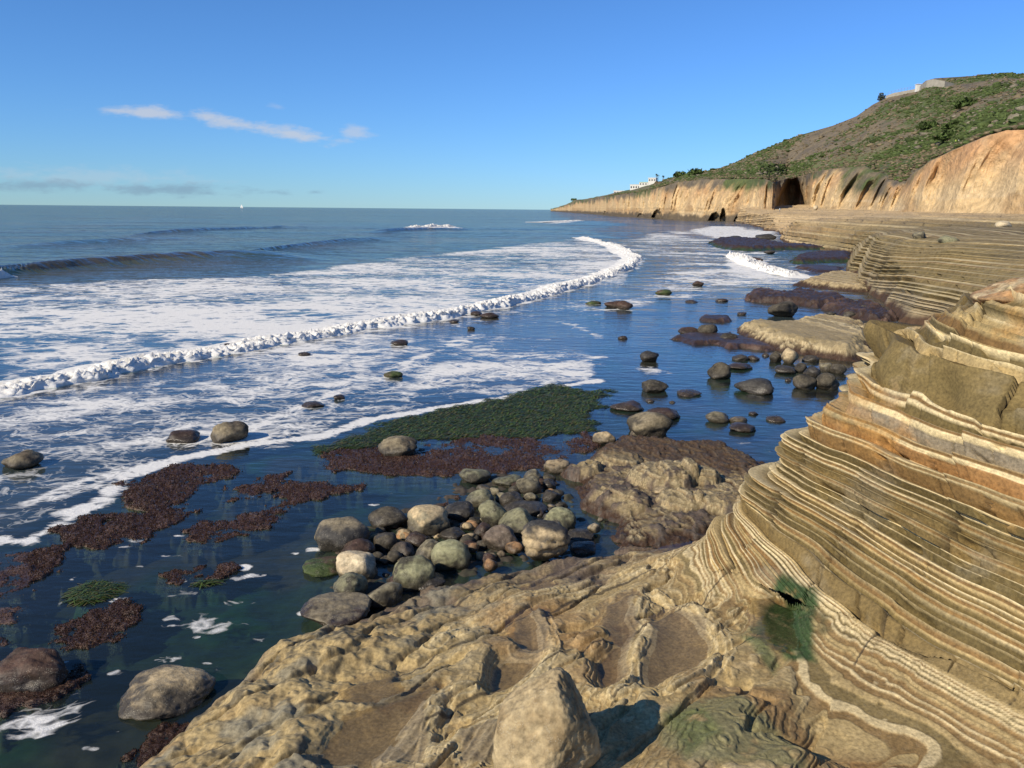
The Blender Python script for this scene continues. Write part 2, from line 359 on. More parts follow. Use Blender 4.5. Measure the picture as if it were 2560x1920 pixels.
# ------------------------------------------------------------------ bedding: a column of rock layers
CREAM = (0.54, 0.44, 0.25); OLIVE = (0.108, 0.080, 0.030); BROWN = (0.165, 0.098, 0.036); TAN = (0.35, 0.262, 0.122)
GREY = (0.30, 0.27, 0.22); ORANGE = (0.25, 0.135, 0.05)
def make_column(q0, q1, seed, plan):
    r = random.Random(seed); q = q0; dq = 0.001; n = int((q1 - q0) / dq)
    hard = np.zeros(n); col = np.zeros((n, 3)); unit = np.zeros(n, int); thick = np.zeros(n); ui = 0; usaw = np.zeros(n)
    while q < q1:
        for lo, hi, kind in plan:
            if lo <= q < hi: break
        if kind == 'lam': seq = [(r.uniform(.005, .02), 1, r.choice([CREAM, CREAM, TAN])), (r.uniform(.006, .026), 0, r.choice([BROWN, OLIVE, BROWN, TAN]))] * 1; saw = .3
        elif kind == 'olive': seq = [(r.choice([.022, .03, .04, .055, .075, .11]) * r.uniform(.8, 1.2), .25, r.choice([OLIVE, OLIVE, (.15, .105, .04)])), (r.uniform(.006, .020), 1, r.choice([CREAM, CREAM, TAN, (.27, .2, .09)]))] + ([(.03, .2, BROWN), (.02, 1, CREAM)] if r.random() < .3 else []); saw = .55
        elif kind == 'mixed':
            seq = [(r.uniform(.03, .13), r.uniform(.1, .8), r.choice([OLIVE, ORANGE, OLIVE, BROWN, (.24, .2, .14)])), (r.uniform(.012, .05), r.uniform(.6, 1), r.choice([CREAM, TAN, CREAM]))]
            if r.random() < .5: seq += [(r.uniform(.02, .04), .2, BROWN), (r.uniform(.02, .05), 1, CREAM)]
            saw = .6
        elif kind == 'slab': seq = [(hi - q, .8, (0.165, 0.12, 0.046))]; saw = .5
        elif kind == 'thin': seq = [(r.uniform(.03, .09), .3, r.choice([OLIVE, TAN, BROWN])), (r.uniform(.012, .04), 1, r.choice([CREAM, TAN]))]; saw = .5
        tot = sum(s[0] for s in seq); qs = q
        for th, hd, c in seq:
            a, b = int((q - q0) / dq), int((q + th - q0) / dq)
            v = r.uniform(.85, 1.15)
            hard[a:b] = hd; col[a:b] = np.array(c) * v; thick[a:b] = th; q += th
        a, b = int((qs - q0) / dq), int((q - q0) / dq)
        unit[a:b] = ui; nb = max(0, min(b, n) - a)
        t = np.linspace(0, 1, nb) if nb else 0
        if nb: usaw[a:a + nb] = (np.where(t < .86, t / .86, (1 - t) / .14) - .5) * saw * tot
        ui += 1
    k = np.hanning(7)[1:-1]; k /= k.sum()
    for _ in range(1): hard = np.convolve(hard, k, 'same'); usaw = np.convolve(usaw, k, 'same')
    for j in range(3): col[:, j] = np.convolve(col[:, j], k, 'same')
    class C: pass
    c = C(); c.hard, c.col, c.unit, c.thick, c.saw, c.n, c.q0, c.dq = hard, col, unit, thick, usaw, n, q0, dq
    c.i = lambda qq: np.clip(((qq - q0) / dq).astype(int), 0, n - 1)
    return c
NEARCOL = make_column(-2.0, 8.0, 11, [(-9, .92, 'lam'), (.92, 2.0, 'olive'), (2.0, 2.72, 'mixed'), (2.72, 3.30, 'slab'), (3.30, 99, 'thin')])
def hash2(a, b):
    h = np.sin(a * 127.1 + b * 311.7) * 43758.5453; return h - np.floor(h)

# ------------------------------------------------------------------ near shelf and near wall
ctrl = [(300, 1640, -.05), (380, 1545, -.05), (470, 1480, -.05), (540, 1415, -.05), (650, 1355, -.05), (720, 1315, -.03), (860, 1275, 0), (960, 1248, 0), (1060, 1232, 0.02),
        (430, 1560, .42), (540, 1470, .40), (600, 1400, .33), (720, 1370, .33), (850, 1320, .28), (960, 1285, .22), (1080, 1245, .2), (1200, 1225, .25),
        (380, 1659, .45), (700, 1500, .62), (600, 1659, .72), (900, 1400, .52), (1000, 1350, .45), (900, 1560, .72), (1100, 1659, .90), (1200, 1500, .72), (1100, 1400, .57),
        (1300, 1400, .66), (1300, 1300, .5), (1450, 1400, .68), (1400, 1250, .42), (1500, 1520, .78), (1500, 1640, .92), (1350, 1600, .88), (1700, 1640, .9),
        (1560, 1160, .42), (1600, 1300, .66), (1610, 1400, .70), (1480, 1190, .32), (1300, 1210, .28), (1350, 1150, .05), (1500, 1130, .05), (1690, 1400, .72), (1730, 1600, .92), (1650, 1500, .78),
        (1770, 1500, .68), (1770, 1640, .62), (1900, 1560, .66), (2212, 1659, .60), (2000, 1640, .60), (1640, 1250, .88), (1760, 1345, .86), (1926, 1385, .92), (2212, 1500, .92),
        (1660, 1100, 1.3), (1780, 1160, 1.28), (1936, 1232, 1.3), (2212, 1350, 1.3), (1670, 1030, 1.65), (1800, 1080, 1.65), (1941, 1132, 1.65), (2212, 1230, 1.65),
        (1690, 950, 2.1), (1820, 985, 2.1), (1950, 1030, 2.1), (2212, 1110, 2.1), (1760, 890, 2.5), (1870, 915, 2.5), (1980, 950, 2.5), (2212, 1010, 2.45), (1840, 797, 2.9), (2020, 852, 2.85), (2212, 905, 2.8),
        (1877, 702, 3.35), (1970, 742, 3.3), (2080, 790, 3.22), (2212, 846, 3.12), (2000, 697, 3.5), (2090, 668, 3.65), (2212, 720, 3.6), (2212, 640, 3.9)]
cp = np.array([unp(a, b, z) for a, b, z in ctrl])
extra = np.array([(3.9, 11.5, .6), (3.3, 11.3, .35), (4.6, 12.0, 1.0), (5.4, 13.2, 1.4), (6.4, 13.2, 2.4), (7.5, 14.0, 3.0), (8.5, 12.5, 4.2), (8, 10, 4.2), (8, 7, 3.6), (7, 5, 2.5), (6, 4, 1.5), (5, 3, 1.1), (3, 3, 1.0), (0, 3, 1.0), (-2.5, 3, .6), (12, 8, 4.6), (14, 14, 4.6), (18, 12, 4.8), (10, 17, 3.4), (18, 22, 4.5), (14, 19, 4.2), (14, 3, 4.0)])
cp = np.vstack([cp, extra])
ZN = LUT(RBF(cp[:, :2], cp[:, 2]), -9, 27, .5, 29, .06, 6)
land_poly = np.vstack([[(-4.2, 1.0, 0)], U([(200, 1700), (300, 1640), (380, 1545), (470, 1480), (540, 1415), (650, 1355), (720, 1315), (860, 1275), (960, 1248), (1060, 1232), (1200, 1205), (1290, 1200),
                   (1300, 1160), (1480, 1170), (1560, 1138)]), [(3.7, 12.3, 0), (4.3, 12.5, 0), (5.1, 13.3, 0), (6.1, 14.3, 0), (7.5, 15.6, 0), (9.5, 17.6, 0), (14, 22, 0), (22, 26, 0), (24, 1, 0)]])
def P2(l, z): return U(l, z)
RIDGES = [P2(l, z) for l, z in [
    ([(1168, 1295), (1185, 1330), (1192, 1400), (1150, 1470), (1085, 1540), (1000, 1590), (960, 1659)], .68),
    ([(1385, 1275), (1370, 1320), (1392, 1350), (1366, 1420), (1362, 1480), (1335, 1530)], .68),
    ([(1400, 1250), (1480, 1290), (1560, 1370), (1572, 1410), (1525, 1470), (1450, 1515)], .7),
    ([(955, 1480), (935, 1580), (922, 1659)], .75),
    ([(930, 1395), (1000, 1335), (1200, 1262), (1400, 1200), (1540, 1150)], .48),
    ([(1000, 1360), (1170, 1290), (1300, 1255), (1420, 1215)], .5),
    ([(1085, 1540), (1020, 1640), (1000, 1680)], .8), ([(840, 1640), (900, 1560), (960, 1500), (1010, 1480)], .72), ([(1120, 1400), (1190, 1400)], .62)]]
POOLS = [(lambda P: (P, float(np.percentile(ZN(P[:, 0], P[:, 1]), 30)) - .005))(P2(l, z)) for l, z in [
    ([(1110, 1330), (1165, 1308), (1182, 1340), (1180, 1400), (1140, 1460), (1060, 1500), (1070, 1440), (1120, 1400)], .575),
    ([(1310, 1300), (1365, 1275), (1372, 1330), (1380, 1350), (1352, 1420), (1350, 1475), (1300, 1500), (1290, 1430), (1330, 1390), (1300, 1340)], .60),
    ([(1410, 1340), (1470, 1315), (1520, 1345), (1535, 1400), (1500, 1450), (1440, 1480), (1385, 1500), (1395, 1420)], .635),
    ([(700, 1630), (760, 1560), (850, 1520), (935, 1490), (920, 1560), (905, 1659), (690, 1659)], .655),
    ([(745, 1525), (790, 1500), (840, 1495), (850, 1525), (815, 1555), (760, 1555)], .44),
    ([(1630, 1345), (1670, 1335), (1710, 1360), (1712, 1440), (1680, 1450), (1640, 1425)], .46),
    ([(985, 1580), (1060, 1560), (1090, 1590), (1060, 1650), (1000, 1659)], .78),
    ([(1440, 1160), (1500, 1150), (1520, 1170), (1470, 1185)], .32), ([(1130, 1270), (1180, 1255), (1200, 1262), (1140, 1285)], .335)]]
STRIKE = (0.10, -0.05)
def near_base(x, y, s, small=True):
    z = ZN(x, y)
    wall = ss(-.12, .22, x + .71 * y - 9.05 + .30 * fbm(x, y, 5, .7, 3)) * ss(2.0, 2.5, x) * ss(.55, .75, z)
    edge = np.where(wall > .4, .35, .55)
    z = -0.55 + (z + 0.55) * ss(-.45, edge, s)
    rough = ss(1.0, -1.6, x - .22 * y + 1.9) * (1 - wall); calm = 1 - .75 * ss(2.4, 2.9, x); du, dvv = (x - y) * .7, (x + y) * .7
    z = z + (1 - wall) * calm * .13 * fbm(du * 1.3, dvv * .42, 17, 1.0, 3) - (1 - wall) * calm * .07 * ss(.12, .02, np.abs(fbm(du * 1.6, dvv * .5, 18, 1.0, 3)))
    z = z + (.045 * (1 - .9 * wall) * calm + .085 * rough) * fbm(x, y, 1, .95, 5, .58) * 1.2
    z = z - rough * .16 * (.22 - np.abs(fbm(x, y, 3, 1.5, 3))).clip(0, 1)
    pit = fbm(x, y, 12, 6.0, 2); z = z - .02 * ss(.3, .6, pit) * (1 - wall) * ss(-.1, .3, fbm(x, y, 14, .8, 2))
    pool = np.zeros_like(x)
    if not small: return z, wall, rough, pool, pool
    for P, zp in POOLS:
        d = sdf(x, y, P, 1.2); m0 = d > -.5
        dm = d[m0] + .07 * fbm(x[m0], y[m0], 21, 3, 3)
        m = ss(-.16, .05, dm); zm = z[m0]
        z[m0] = zm * (1 - m) + (zp - .012 - .035 * ss(0, .3, dm) + .12 * np.minimum(0, zm - zp)) * m
        pool[m0] = np.maximum(pool[m0], ss(-.03, .02, dm))
    rid = np.zeros_like(x); rb_ = np.zeros_like(x)
    for R in RIDGES:
        d = seg_dist(x, y, R, 1.0); m0 = d < .5
        dm = d[m0] + .04 * fbm(x[m0], y[m0], 31, 3.0, 3)
        rid[m0] = np.maximum(rid[m0], np.exp(-(dm / .028) ** 2) + .8 * np.exp(-((dm - .085) / .016) ** 2)); rb_[m0] = np.maximum(rb_[m0], np.exp(-(dm / .15) ** 2))
    z = z + .012 * rid + .05 * rb_
    return z, wall, rough, pool, rid
def resample2(P, n):
    d = np.concatenate([[0], np.cumsum(np.linalg.norm(np.diff(P, axis=0), axis=1))]); t = np.linspace(0, d[-1], n); return np.stack([np.interp(t, d, P[:, k]) for k in range(2)], 1), t
def pix_rows(r0, r1, step, h=4.3, cap=.5):
    r = [r0]
    while r[-1] < r1: r.append(r[-1] + min(cap, max(.006, r[-1] ** 2 / (829 * h) * step)))
    return np.array(r)
def az_cols(u0, u1, step, ext0, ext1):
    u = np.concatenate([np.arange(ext0, u0, step * 4), np.arange(u0, u1, step), np.arange(u1, ext1, step * 4)])
    return np.arctan((u - 512) / 829.0 * math.cos(PITCH))
def polar(r, az):
    R, A = np.meshgrid(r, az, indexing='ij'); return (R * np.sin(A)).astype(np.float32), (R * np.cos(A)).astype(np.float32)
def sub_faces(mask, nr, nc):
    """faces of a grid whose corners all lie in the mask, renumbered to the masked points"""
    idx = np.cumsum(mask.ravel()) - 1; F = grid_quads(nr, nc); ok = mask.ravel()[F].all(1); return idx[F[ok]]
def near_warp(x, y): return STRIKE[0] * x + STRIKE[1] * y + .05 * fbm(x, y, 40, .45, 3) + .010 * fbm(x, y, 41, 2.0, 2)
def near_detail(x, y, z, s, wall, rough, pool, rid, q=None):
    gx, gy = ZN.grad(x, y); nl = np.sqrt(gx * gx + gy * gy + 1); nx, ny, nzz = -gx / nl, -gy / nl, 1 / nl
    if q is None: q = z + near_warp(x, y)
    i = NEARCOL.i(q); hard = NEARCOL.hard[i]; saw = NEARCOL.saw[i]; th = NEARCOL.thick[i]; un = NEARCOL.unit[i]
    along = y * .75 - x * .65 + .10 * fbm(x, y, 43, 1.3, 2)
    blk = along / np.clip(th * 5.0, .35, 1.5) + hash2(un, un * 0 + 3) * 7
    bi = np.floor(blk); off = hash2(un + 1.7, bi) - .5; fr = np.abs(blk - bi - .5)
    big = ss(.04, .09, th)
    crack = ss(.462, .488, fr) * big * (hash2(un + 5.1, bi + 1) > .5)
    amp = .012 + .016 * wall
    gj = along * .95 + .25 * fbm(x, y, 47, .5, 2); gi = np.floor(gj); ug = np.floor(un / 4.0); off2 = hash2(ug + .3, gi) - .5; jn = ss(.470, .490, np.abs(gj - gi - .5)) * (hash2(ug + 2.1, gi + 4) > .45)
    crack = np.maximum(crack, jn)
    D = wall * .20 * off2 + amp * (hard - .4) * (1 - .85 * rough) + wall * (saw * 1.5 + (hash2(np.floor(un / 3.0), un * 0 + 2) - .5) * .09 + off * big * (.02 + np.clip(th, 0, .3) * .45) - .12 * crack) + (1 - wall) * saw * .12 * (1 - rough)
    D = D + wall * (.045 * fbm(x, y, z, 1.6, 4) - .10 * ss(.22, .34, fbm(x * 1.3 + z, y * .9, 46, 1.5, 3)) * ss(.02, .06, th) * (th < .3))
    D = D * ss(-.3, .2, s) * (1 - pool * .9)
    X = x + nx * D * (1 + .6 * wall); Y = y + ny * D; Z = z + nzz * D
    bc = NEARCOL.col[i]
    fade = ss(-.05, .35, fbm(x * .6 + y * .5, q * 5.0, 91, .8, 3)); bc = mix(bc, np.array(OLIVE) * 1.25, fade * hard * wall * .72); fad2 = ss(-.1, .3, fbm(x, y, 93, 1.3, 3)); bc = mix(bc, np.array((.30, .22, .10)), fad2 * (1 - wall) * .55)
    n1 = fbm(x, y, 50, 1.1, 4); n2 = fbm(x, y, Z + 7, 4.5, 4, .6); n3 = fbm(x, y, 55, .5, 3)
    shelf = mix(np.array(TAN) * np.ones(x.shape + (3,)), np.array((.255, .185, .085)), ss(-.15, .35, n1))
    shelf = mix(shelf, np.array((.42, .33, .18)), ss(.05, .45, n2) * .6)
    shelf = mix(shelf, bc, .28 * ss(-.2, .3, n1 + .4) * (1 - rough * .8))
    c = mix(shelf, bc, wall)
    lam = np.maximum(ss(-1.6, .1, x + .71 * y - 9.05) * ss(1.5, 2.6, x), ss(2.5, 2.8, x + .1 * fbm(x, y, 95, 1.5, 2)) * ss(-2.6, -1.9, x + .71 * y - 9.05)) * (1 - wall); c = mix(c, NEARCOL.col[i], lam * .72)
    c = mix(c, np.array(CREAM), np.clip(rid, 0, 1) * .7)
    st = ss(.12, .5, n3 + .5 * n1); c = mix(c, np.array((.26, .145, .055)), st * .5 * (1 - wall))
    og = ss(.05, .45, fbm(x, y, 57, .9, 4) + .3 * n2) * wall * ss(1.7, 2.4, q); c = mix(c, np.array((.34, .18, .05)), og * .5)
    gy_ = ss(.15, .5, fbm(x, y, 59, 1.3, 3) + .3 * n2) * wall; c = mix(c, np.array((.22, .20, .15)), gy_ * .3)
    c = mix(c, np.array((.025, .02, .015)), crack * .8)
    low = ss(.40, .12, Z + .22 * n1 + .12 * n2) * (1 - wall) * ss(2.5, 1.0, x - .25 * y + 1.5); c = mix(c, np.array((.075, .055, .05)), low * .85)
    dk = ss(.04, .36, n2 + .4 * n1) * rough; c = mix(c, np.array((.075, .062, .038)), dk * .85)
    greyr = ss(.05, .4, fbm(x, y, 71, 1.6, 3)) * rough; c = mix(c, np.array((.20, .18, .125)), greyr * .85)
    c = mix(c, np.array((.215, .165, .095)), pool * .8 * ss(-.5, .1, n1 + .3)); c = mix(c, np.array((.12, .075, .035)), pool * ss(.15, .4, n1 + .3 * n2) * .5)
    for l, zz, colr, k in (([(1420, 1540), (1500, 1500), (1600, 1480), (1720, 1560), (1740, 1659), (1480, 1659), (1420, 1600)], .88, (.165, .155, .075), .85),
                           ([(1440, 1540), (1520, 1520), (1560, 1600), (1480, 1640)], .88, (.075, .105, .03), .6),
                           ([(1640, 1330), (1690, 1312), (1760, 1345), (1760, 1455), (1700, 1445), (1660, 1410)], .6, (.02, .05, .015), .95),
                           ([(1590, 1380), (1640, 1350), (1680, 1440), (1670, 1470), (1630, 1420)], .66, (.03, .09, .03), .6),
                           ([(1755, 1360), (1790, 1375), (1790, 1400), (1765, 1410)], .66, (.08, .07, .03), .9),
                           ([(1560, 1470), (1700, 1480), (1750, 1580), (1740, 1620), (1640, 1540)], .78, (.20, .12, .05), .75),
                           ([(1560, 1150), (1440, 1210), (1300, 1240), (1330, 1225), (1450, 1180)], .38, (.22, .15, .08), .4)):
        d = sdf(x, y, P2(l, zz), .5); m0 = d > -.3
        dm = d[m0] + .07 * fbm(x[m0], y[m0], 81, 3.0, 4); c[m0] = mix(c[m0], np.array(colr), ss(-.06, .06, dm) * k * ss(-.5, .1, n2[m0] + .25))
    c = c * (1 + .22 * n2[..., None])
    wet = np.clip(pool * .3 + low * .25, 0, 1) * .8
    V = np.stack([X, Y, Z], -1); C = np.concatenate([np.clip(c, .008, .8), wet[..., None]], -1)
    return V, C, un, Z
def build_near():
    r = np.concatenate([np.linspace(2.0, 5.2, 40)[:-1], pix_rows(5.2, 26, .85)]); az = az_cols(100, 1030, .9, -60, 1400)
    x, y = polar(r, az); nr, nc = x.shape
    s = sdf(x, y, land_poly, 2.0); mk = s > -.75; F = sub_faces(mk, nr, nc); x, y, s = x[mk], y[mk], s[mk]
    s = s + .22 * fbm(x, y, 0, 1.1, 3)
    z, wall, rough, pool, rid = near_base(x, y, s)
    V, C, un, Z = near_detail(x, y, z, s, wall, rough, pool, rid)
    F = F[Z[F].max(1) > -.30]; V[:, 2] -= .10 * ss(.55, .75, wall); V[:, 0] += .10 * ss(.55, .75, wall)
    wf = wall[F].mean(1); uf = np.sort(un[F], 1)[:, 2]
    o = obj('rock_shelf', mesh_np('rock_shelf', V, F[wf < .97], C), M_SHELF); tag(o, kind='structure')
    wl = empty('layered_outcrop', (5, 11, 0)); tag(wl, 'near outcrop of stepped cream and olive rock layers topped by a thick slab', 'rock outcrop')
    # the wall: rows run along the bedding, columns run inland, so that every bed keeps a clean edge
    A, _ = resample2(np.array([(7.4, 1.6), (5.4, 4.0), (4.1, 5.9), (3.0, 7.5), (2.1, 8.9), (1.9, 10.2), (2.4, 11.4), (3.3, 12.4), (4.4, 13.2), (6, 14.8), (8.4, 17.2)]), 900)
    B, _ = resample2(np.array([(18, 2), (17, 6), (15, 9), (13.5, 11), (12.5, 12.4), (11.8, 13.2), (11.4, 13.8), (11.2, 14.2), (11.2, 14.7), (11.5, 15.6), (13, 18.4)]), 900)
    tau = np.linspace(0, 1, 460) ** 1.6; xs = (A[:, 0:1] + (B - A)[:, 0:1] * tau).astype(np.float32); ys = (A[:, 1:2] + (B - A)[:, 1:2] * tau).astype(np.float32)
    s0 = sdf(xs, ys, land_poly, 2.0) + .22 * fbm(xs, ys, 0, 1.1, 3); zz = near_base(xs, ys, s0, False)[0]; qq = zz + near_warp(xs, ys); qm = np.maximum.accumulate(qq + 1e-3 * tau, axis=1)
    bnd = np.flatnonzero(np.diff(NEARCOL.unit)) * NEARCOL.dq + NEARCOL.q0
    rows = np.unique(np.round(np.concatenate([np.arange(.2, 5.6, .012), np.arange(.2, .95, .004), bnd - .004, bnd + .004, bnd - .012]), 4)); rows = rows[(rows > .2) & (rows < 5.6)]; rows = rows[np.concatenate([[True], np.diff(rows) > .0015])]
    T = np.stack([np.interp(rows, qm[k], tau) for k in range(len(A))]); ok = (rows[None] > qm[:, :1]) & (rows[None] < qm[:, -1:])
    x = (A[:, 0:1] + (B - A)[:, 0:1] * T).astype(np.float32); y = (A[:, 1:2] + (B - A)[:, 1:2] * T).astype(np.float32); qr = np.broadcast_to(rows[None], x.shape)
    Fq = grid_quads(*x.shape); okf = ok.ravel(); x, y, qr = x.ravel(), y.ravel(), qr.ravel()
    s1 = sdf(x, y, land_poly, 2.0) + .22 * fbm(x, y, 0, 1.1, 3); z1, wall, rough, pool, rid = near_base(x, y, s1, False); z = qr - near_warp(x, y)
    V, C, un, Z = near_detail(x, y, z.astype(np.float32), s1, wall, rough, pool, rid, qr)
    Fw = Fq[okf[Fq].all(1)]; Fw = Fw[wall[Fw].mean(1) >= .55]; Fw = Fw[(s1[Fw].min(1) > -.5)]; Fw = Fw[:, ::-1]
    uw = np.sort(un[Fw], 1)[:, 1]; off0 = np.array([5, 11, 0])
    ids, cnt = np.unique(uw, return_counts=True)
    grp = {}; run = 0; g = -1
    for a, n_ in zip(ids, cnt):
        if g < 0 or run > 2500: g += 1; run = 0
        grp[a] = g; run += n_
    gw = np.array([grp[a] for a in uw])
    bed_parts([Fw[gw == k] for k in range(g + 1)], V, C, M_WALL, wl, off0)
build_near()
for P, zp in POOLS:
    x0, y0 = P[:, :2].min(0) - .2; x1, y1 = P[:, :2].max(0) + .2
    nx_, ny_ = max(6, int((x1 - x0) / .03)), max(6, int((y1 - y0) / .03))
    gx, gy = np.meshgrid(np.linspace(x0, x1, nx_), np.linspace(y0, y1, ny_), indexing='xy')
    d = sdf(gx.astype(np.float32), gy.astype(np.float32), P, 1.0).ravel(); F = grid_quads(ny_, nx_); fx, fy = gx.ravel().astype(np.float32), gy.ravel().astype(np.float32)
    zt = near_base(fx, fy, sdf(fx, fy, land_poly, 2.0) + .22 * fbm(fx, fy, 0, 1.1, 3))[0]; F = F[(d[F].min(1) > -.12) & (zt[F].min(1) < zp + .002)]
    if not len(F): continue
    c0 = P[:, :2].mean(0)
    V = np.stack([gx.ravel() - c0[0], gy.ravel() - c0[1], np.zeros(gx.size)], -1)
    o = obj('tide_pool_water', mesh_np('tide_pool_water', V, F), M_POOL); o.location = (c0[0], c0[1], zp); tag(o, kind='structure')

# ------------------------------------------------------------------ the sea
FRONT = [(-140, 892), (0, 862), (150, 832), (400, 782), (640, 740), (790, 712), (1000, 684), (1150, 650), (1300, 605), (1372, 578), (1385, 558), (1345, 535), (1262, 513)]
SHORE = [(-140, 1230), (0, 1168), (60, 1168), (200, 1092), (270, 1032), (400, 990), (520, 962), (700, 942), (800, 905), (950, 880), (1100, 857), (1200, 836), (1290, 822)]
wFRONT, wSHORE = U(FRONT), U(SHORE)
def crest(x, y, line, z, h, front, back, power=1.0):
    P = np.array([unp(a, b, z * .9) for a, b in line]); P = P[np.argsort(P[:, 0])]
    d = (y - np.interp(x, P[:, 0], P[:, 1])) + 1.5 * fbm(x, y, z * 10, .045, 2)
    t = ss(P[0, 0] - 6, P[0, 0] + 2, x) * (1 - ss(P[-1, 0] - 4, P[-1, 0] + 6, x))
    return h * t * np.where(d < 0, np.exp(-(d / front) ** 2), np.exp(-(d / back) ** 2)), d, t
def build_sea():
    r = np.concatenate([pix_rows(3.0, 42, 1.25, 5.0, 1e9), np.arange(42.6, 110, .55), np.arange(110, 230, 1.1), pix_rows(231, 900, 1.0, 5.0, 1e9), np.geomspace(1200, 90000, 16)]); az = np.concatenate([np.radians(np.linspace(-82, -46, 24)), az_cols(-20, 1045, 1.25, -330, 1500)])
    x, y = polar(r, az); nr, nc = x.shape; R = np.hypot(x, y)
    z = np.zeros_like(x); foam = np.zeros_like(x)
    offs = ss(25, 60, R)
    z += offs * (.10 * fbm(x * .35, y, 2, .09, 2) + .05 * fbm(x * .5, y, 3, .35, 2)) * ss(6000, 600, R)
    z += ss(70, 300, R) * ss(6000, 1500, R) * .35 * np.sin(y * .11 - x * .02 + 2.5 * fbm(x, y, 5, .006, 2)) ** 3
    for line, cz, h, fr, bk in (([(-120, 585), (0, 570), (60, 566), (200, 556), (350, 547), (480, 541), (600, 540)], .9, .85, 3.4, 7.0),
                                ([(560, 532), (650, 522), (760, 512), (830, 508)], .7, .5, 4.5, 9.0),
                                ([(330, 497), (480, 487), (620, 484)], .7, .45, 7, 14), ([(100, 520), (300, 512), (420, 508)], .5, .35, 6, 11),
                                ([(840, 494), (930, 488), (1000, 489)], .8, .7, 4.0, 9)):
        hh, d, t = crest(x, y, line, cz, h, fr, bk); z += hh
        if line[0][0] == -120: foam = np.maximum(foam, .95 * (x < unp(62, 580)[0]) * t * np.exp(-((d + .7) / 1.4) ** 2) * ss(-.3, .1, fbm(x, y, 8, .6, 2)))
        if line[0][0] == 840: foam = np.maximum(foam, .95 * t * np.exp(-((d + 1.2) / 2.4) ** 2) * ss(unp(860, 492)[0], unp(940, 492)[0], x))
    # foam sheets
    ln = fbm(x * .6, y, 11, .22, 3); lf = fbm(x * .5, y, 12, .07, 3)
    P1 = np.vstack([wFRONT, U([(1180, 522), (1000, 543), (800, 560), (620, 588), (300, 602), (0, 618), (-140, 625)])])
    d1 = sdf(x, y, P1, 8.0); foam = np.maximum(foam, ss(-1.5, 2.5, d1 + 1.5 * ln) * np.clip(.70 + .36 * ln + .22 * lf, 0, .96))
    P2_ = np.vstack([wFRONT[:10], wSHORE[::-1]])
    d2 = sdf(x, y, P2_, 6.0); foam = np.maximum(foam, ss(-.15, .5, d2 + .25 * ln) * np.clip(.46 + .36 * ln + .30 * lf, .1, .85))
    e = seg_dist(x, y, wSHORE, 3.0) + .30 * fbm(x, y, 14, .8, 3); inn = ss(-.6, .0, d2)
    foam = np.maximum(foam, np.exp(-(e / .35) ** 2) * .95 * (d2 > -.35))
    for l, w_, k in (([(470, 965), (600, 905), (720, 852), (850, 792), (1000, 738)], .55, .8), ([(1180, 690), (1240, 702), (1300, 728)], .5, .7), ([(880, 805), (1050, 790), (1240, 770)], .4, .65),
                     ([(600, 960), (760, 890), (900, 840), (1150, 800), (1300, 770)], .5, .7), ([(0, 900), (200, 870), (420, 830)], .6, .6), ([(0, 1010), (150, 960), (330, 930)], .5, .7),
                     ([(60, 1090), (180, 1050), (330, 980)], .4, .75), ([(1260, 650), (1400, 655), (1520, 640)], .7, .5)):
        dd = seg_dist(x, y, U(l), 3.0) + .5 * fbm(x, y, 15, .5, 3); foam = np.maximum(foam, k * np.exp(-(dd / w_) ** 2))
    ef = seg_dist(x, y, wFRONT[:11], 4.0) + .5 * fbm(x, y, 16, .6, 3); foam = np.maximum(foam, .72 * np.exp(-(ef / .8) ** 2))
    d3 = sdf(x, y, U([(1290, 530), (1420, 500), (1640, 486), (1700, 545), (1860, 610), (1700, 625), (1500, 650), (1300, 690), (1130, 705), (1380, 600), (1400, 560)]), 5)
    foam = np.maximum(foam, ss(-2, 3, d3 + 2 * ln) * np.clip(.56 + .5 * ln + .3 * lf, 0, .85))
    d4 = sdf(x, y, U([(1480, 494), (1560, 488), (1690, 500), (1700, 520), (1560, 522), (1480, 505)]), 8); foam = np.maximum(foam, ss(-2, 4, d4 + 3 * ln) * .85)
    d5 = sdf(x, y, U([(1545, 575), (1570, 545), (1610, 560), (1680, 590), (1700, 600), (1600, 605)]), 5); foam = np.maximum(foam, ss(-1, 1.5, d5 + ln) * .9)
    d6 = sdf(x, y, U([(1150, 481), (1240, 476), (1270, 478), (1200, 485)]), 8); foam = np.maximum(foam, ss(-2, 3, d6 + 2 * ln) * .75)
    for a, b, w_, h_, k in ((445, 1358, 60, 26, .66), (385, 1345, 110, 28, .5), (60, 1568, 85, 26, .68), (110, 1545, 120, 50, .5), (250, 1400, 80, 16, .42), (480, 1440, 60, 16, .42), (150, 1520, 60, 25, .5), (1410, 800, 60, 18, .62), (1290, 785, 90, 16, .5), (520, 1225, 28, 9, .8),
                            (330, 1270, 40, 22, .42), (255, 1300, 20, 10, .7), (160, 1250, 16, 8, .7), (1620, 965, 70, 22, .5), (950, 1050, 60, 14, .45), (700, 1130, 70, 12, .42), (780, 1080, 60, 14, .42), (600, 1380, 40, 14, .45),
                            (60, 1600, 80, 40, .4), (200, 1490, 30, 12, .5), (640, 1300, 70, 14, .35), (1380, 955, 60, 14, .42), (1500, 700, 60, 12, .35), (180, 1165, 60, 20, .4)):
        p = unp(a, b); rx = w_ * K2 / FPX * np.linalg.norm(p - [0, 0, EYE]); ry = h_ * K2 / FPX * np.linalg.norm(p - [0, 0, EYE]) ** 2 / EYE
        m0 = (np.abs(x - p[0]) < 3 * rx) & (np.abs(y - p[1]) < 3 * ry); xm, ym = x[m0], y[m0]
        dd = np.sqrt(((xm - p[0]) / rx) ** 2 + ((ym - p[1]) / ry) ** 2) + .7 * fbm(xm, ym, 19, 1.6, 3)
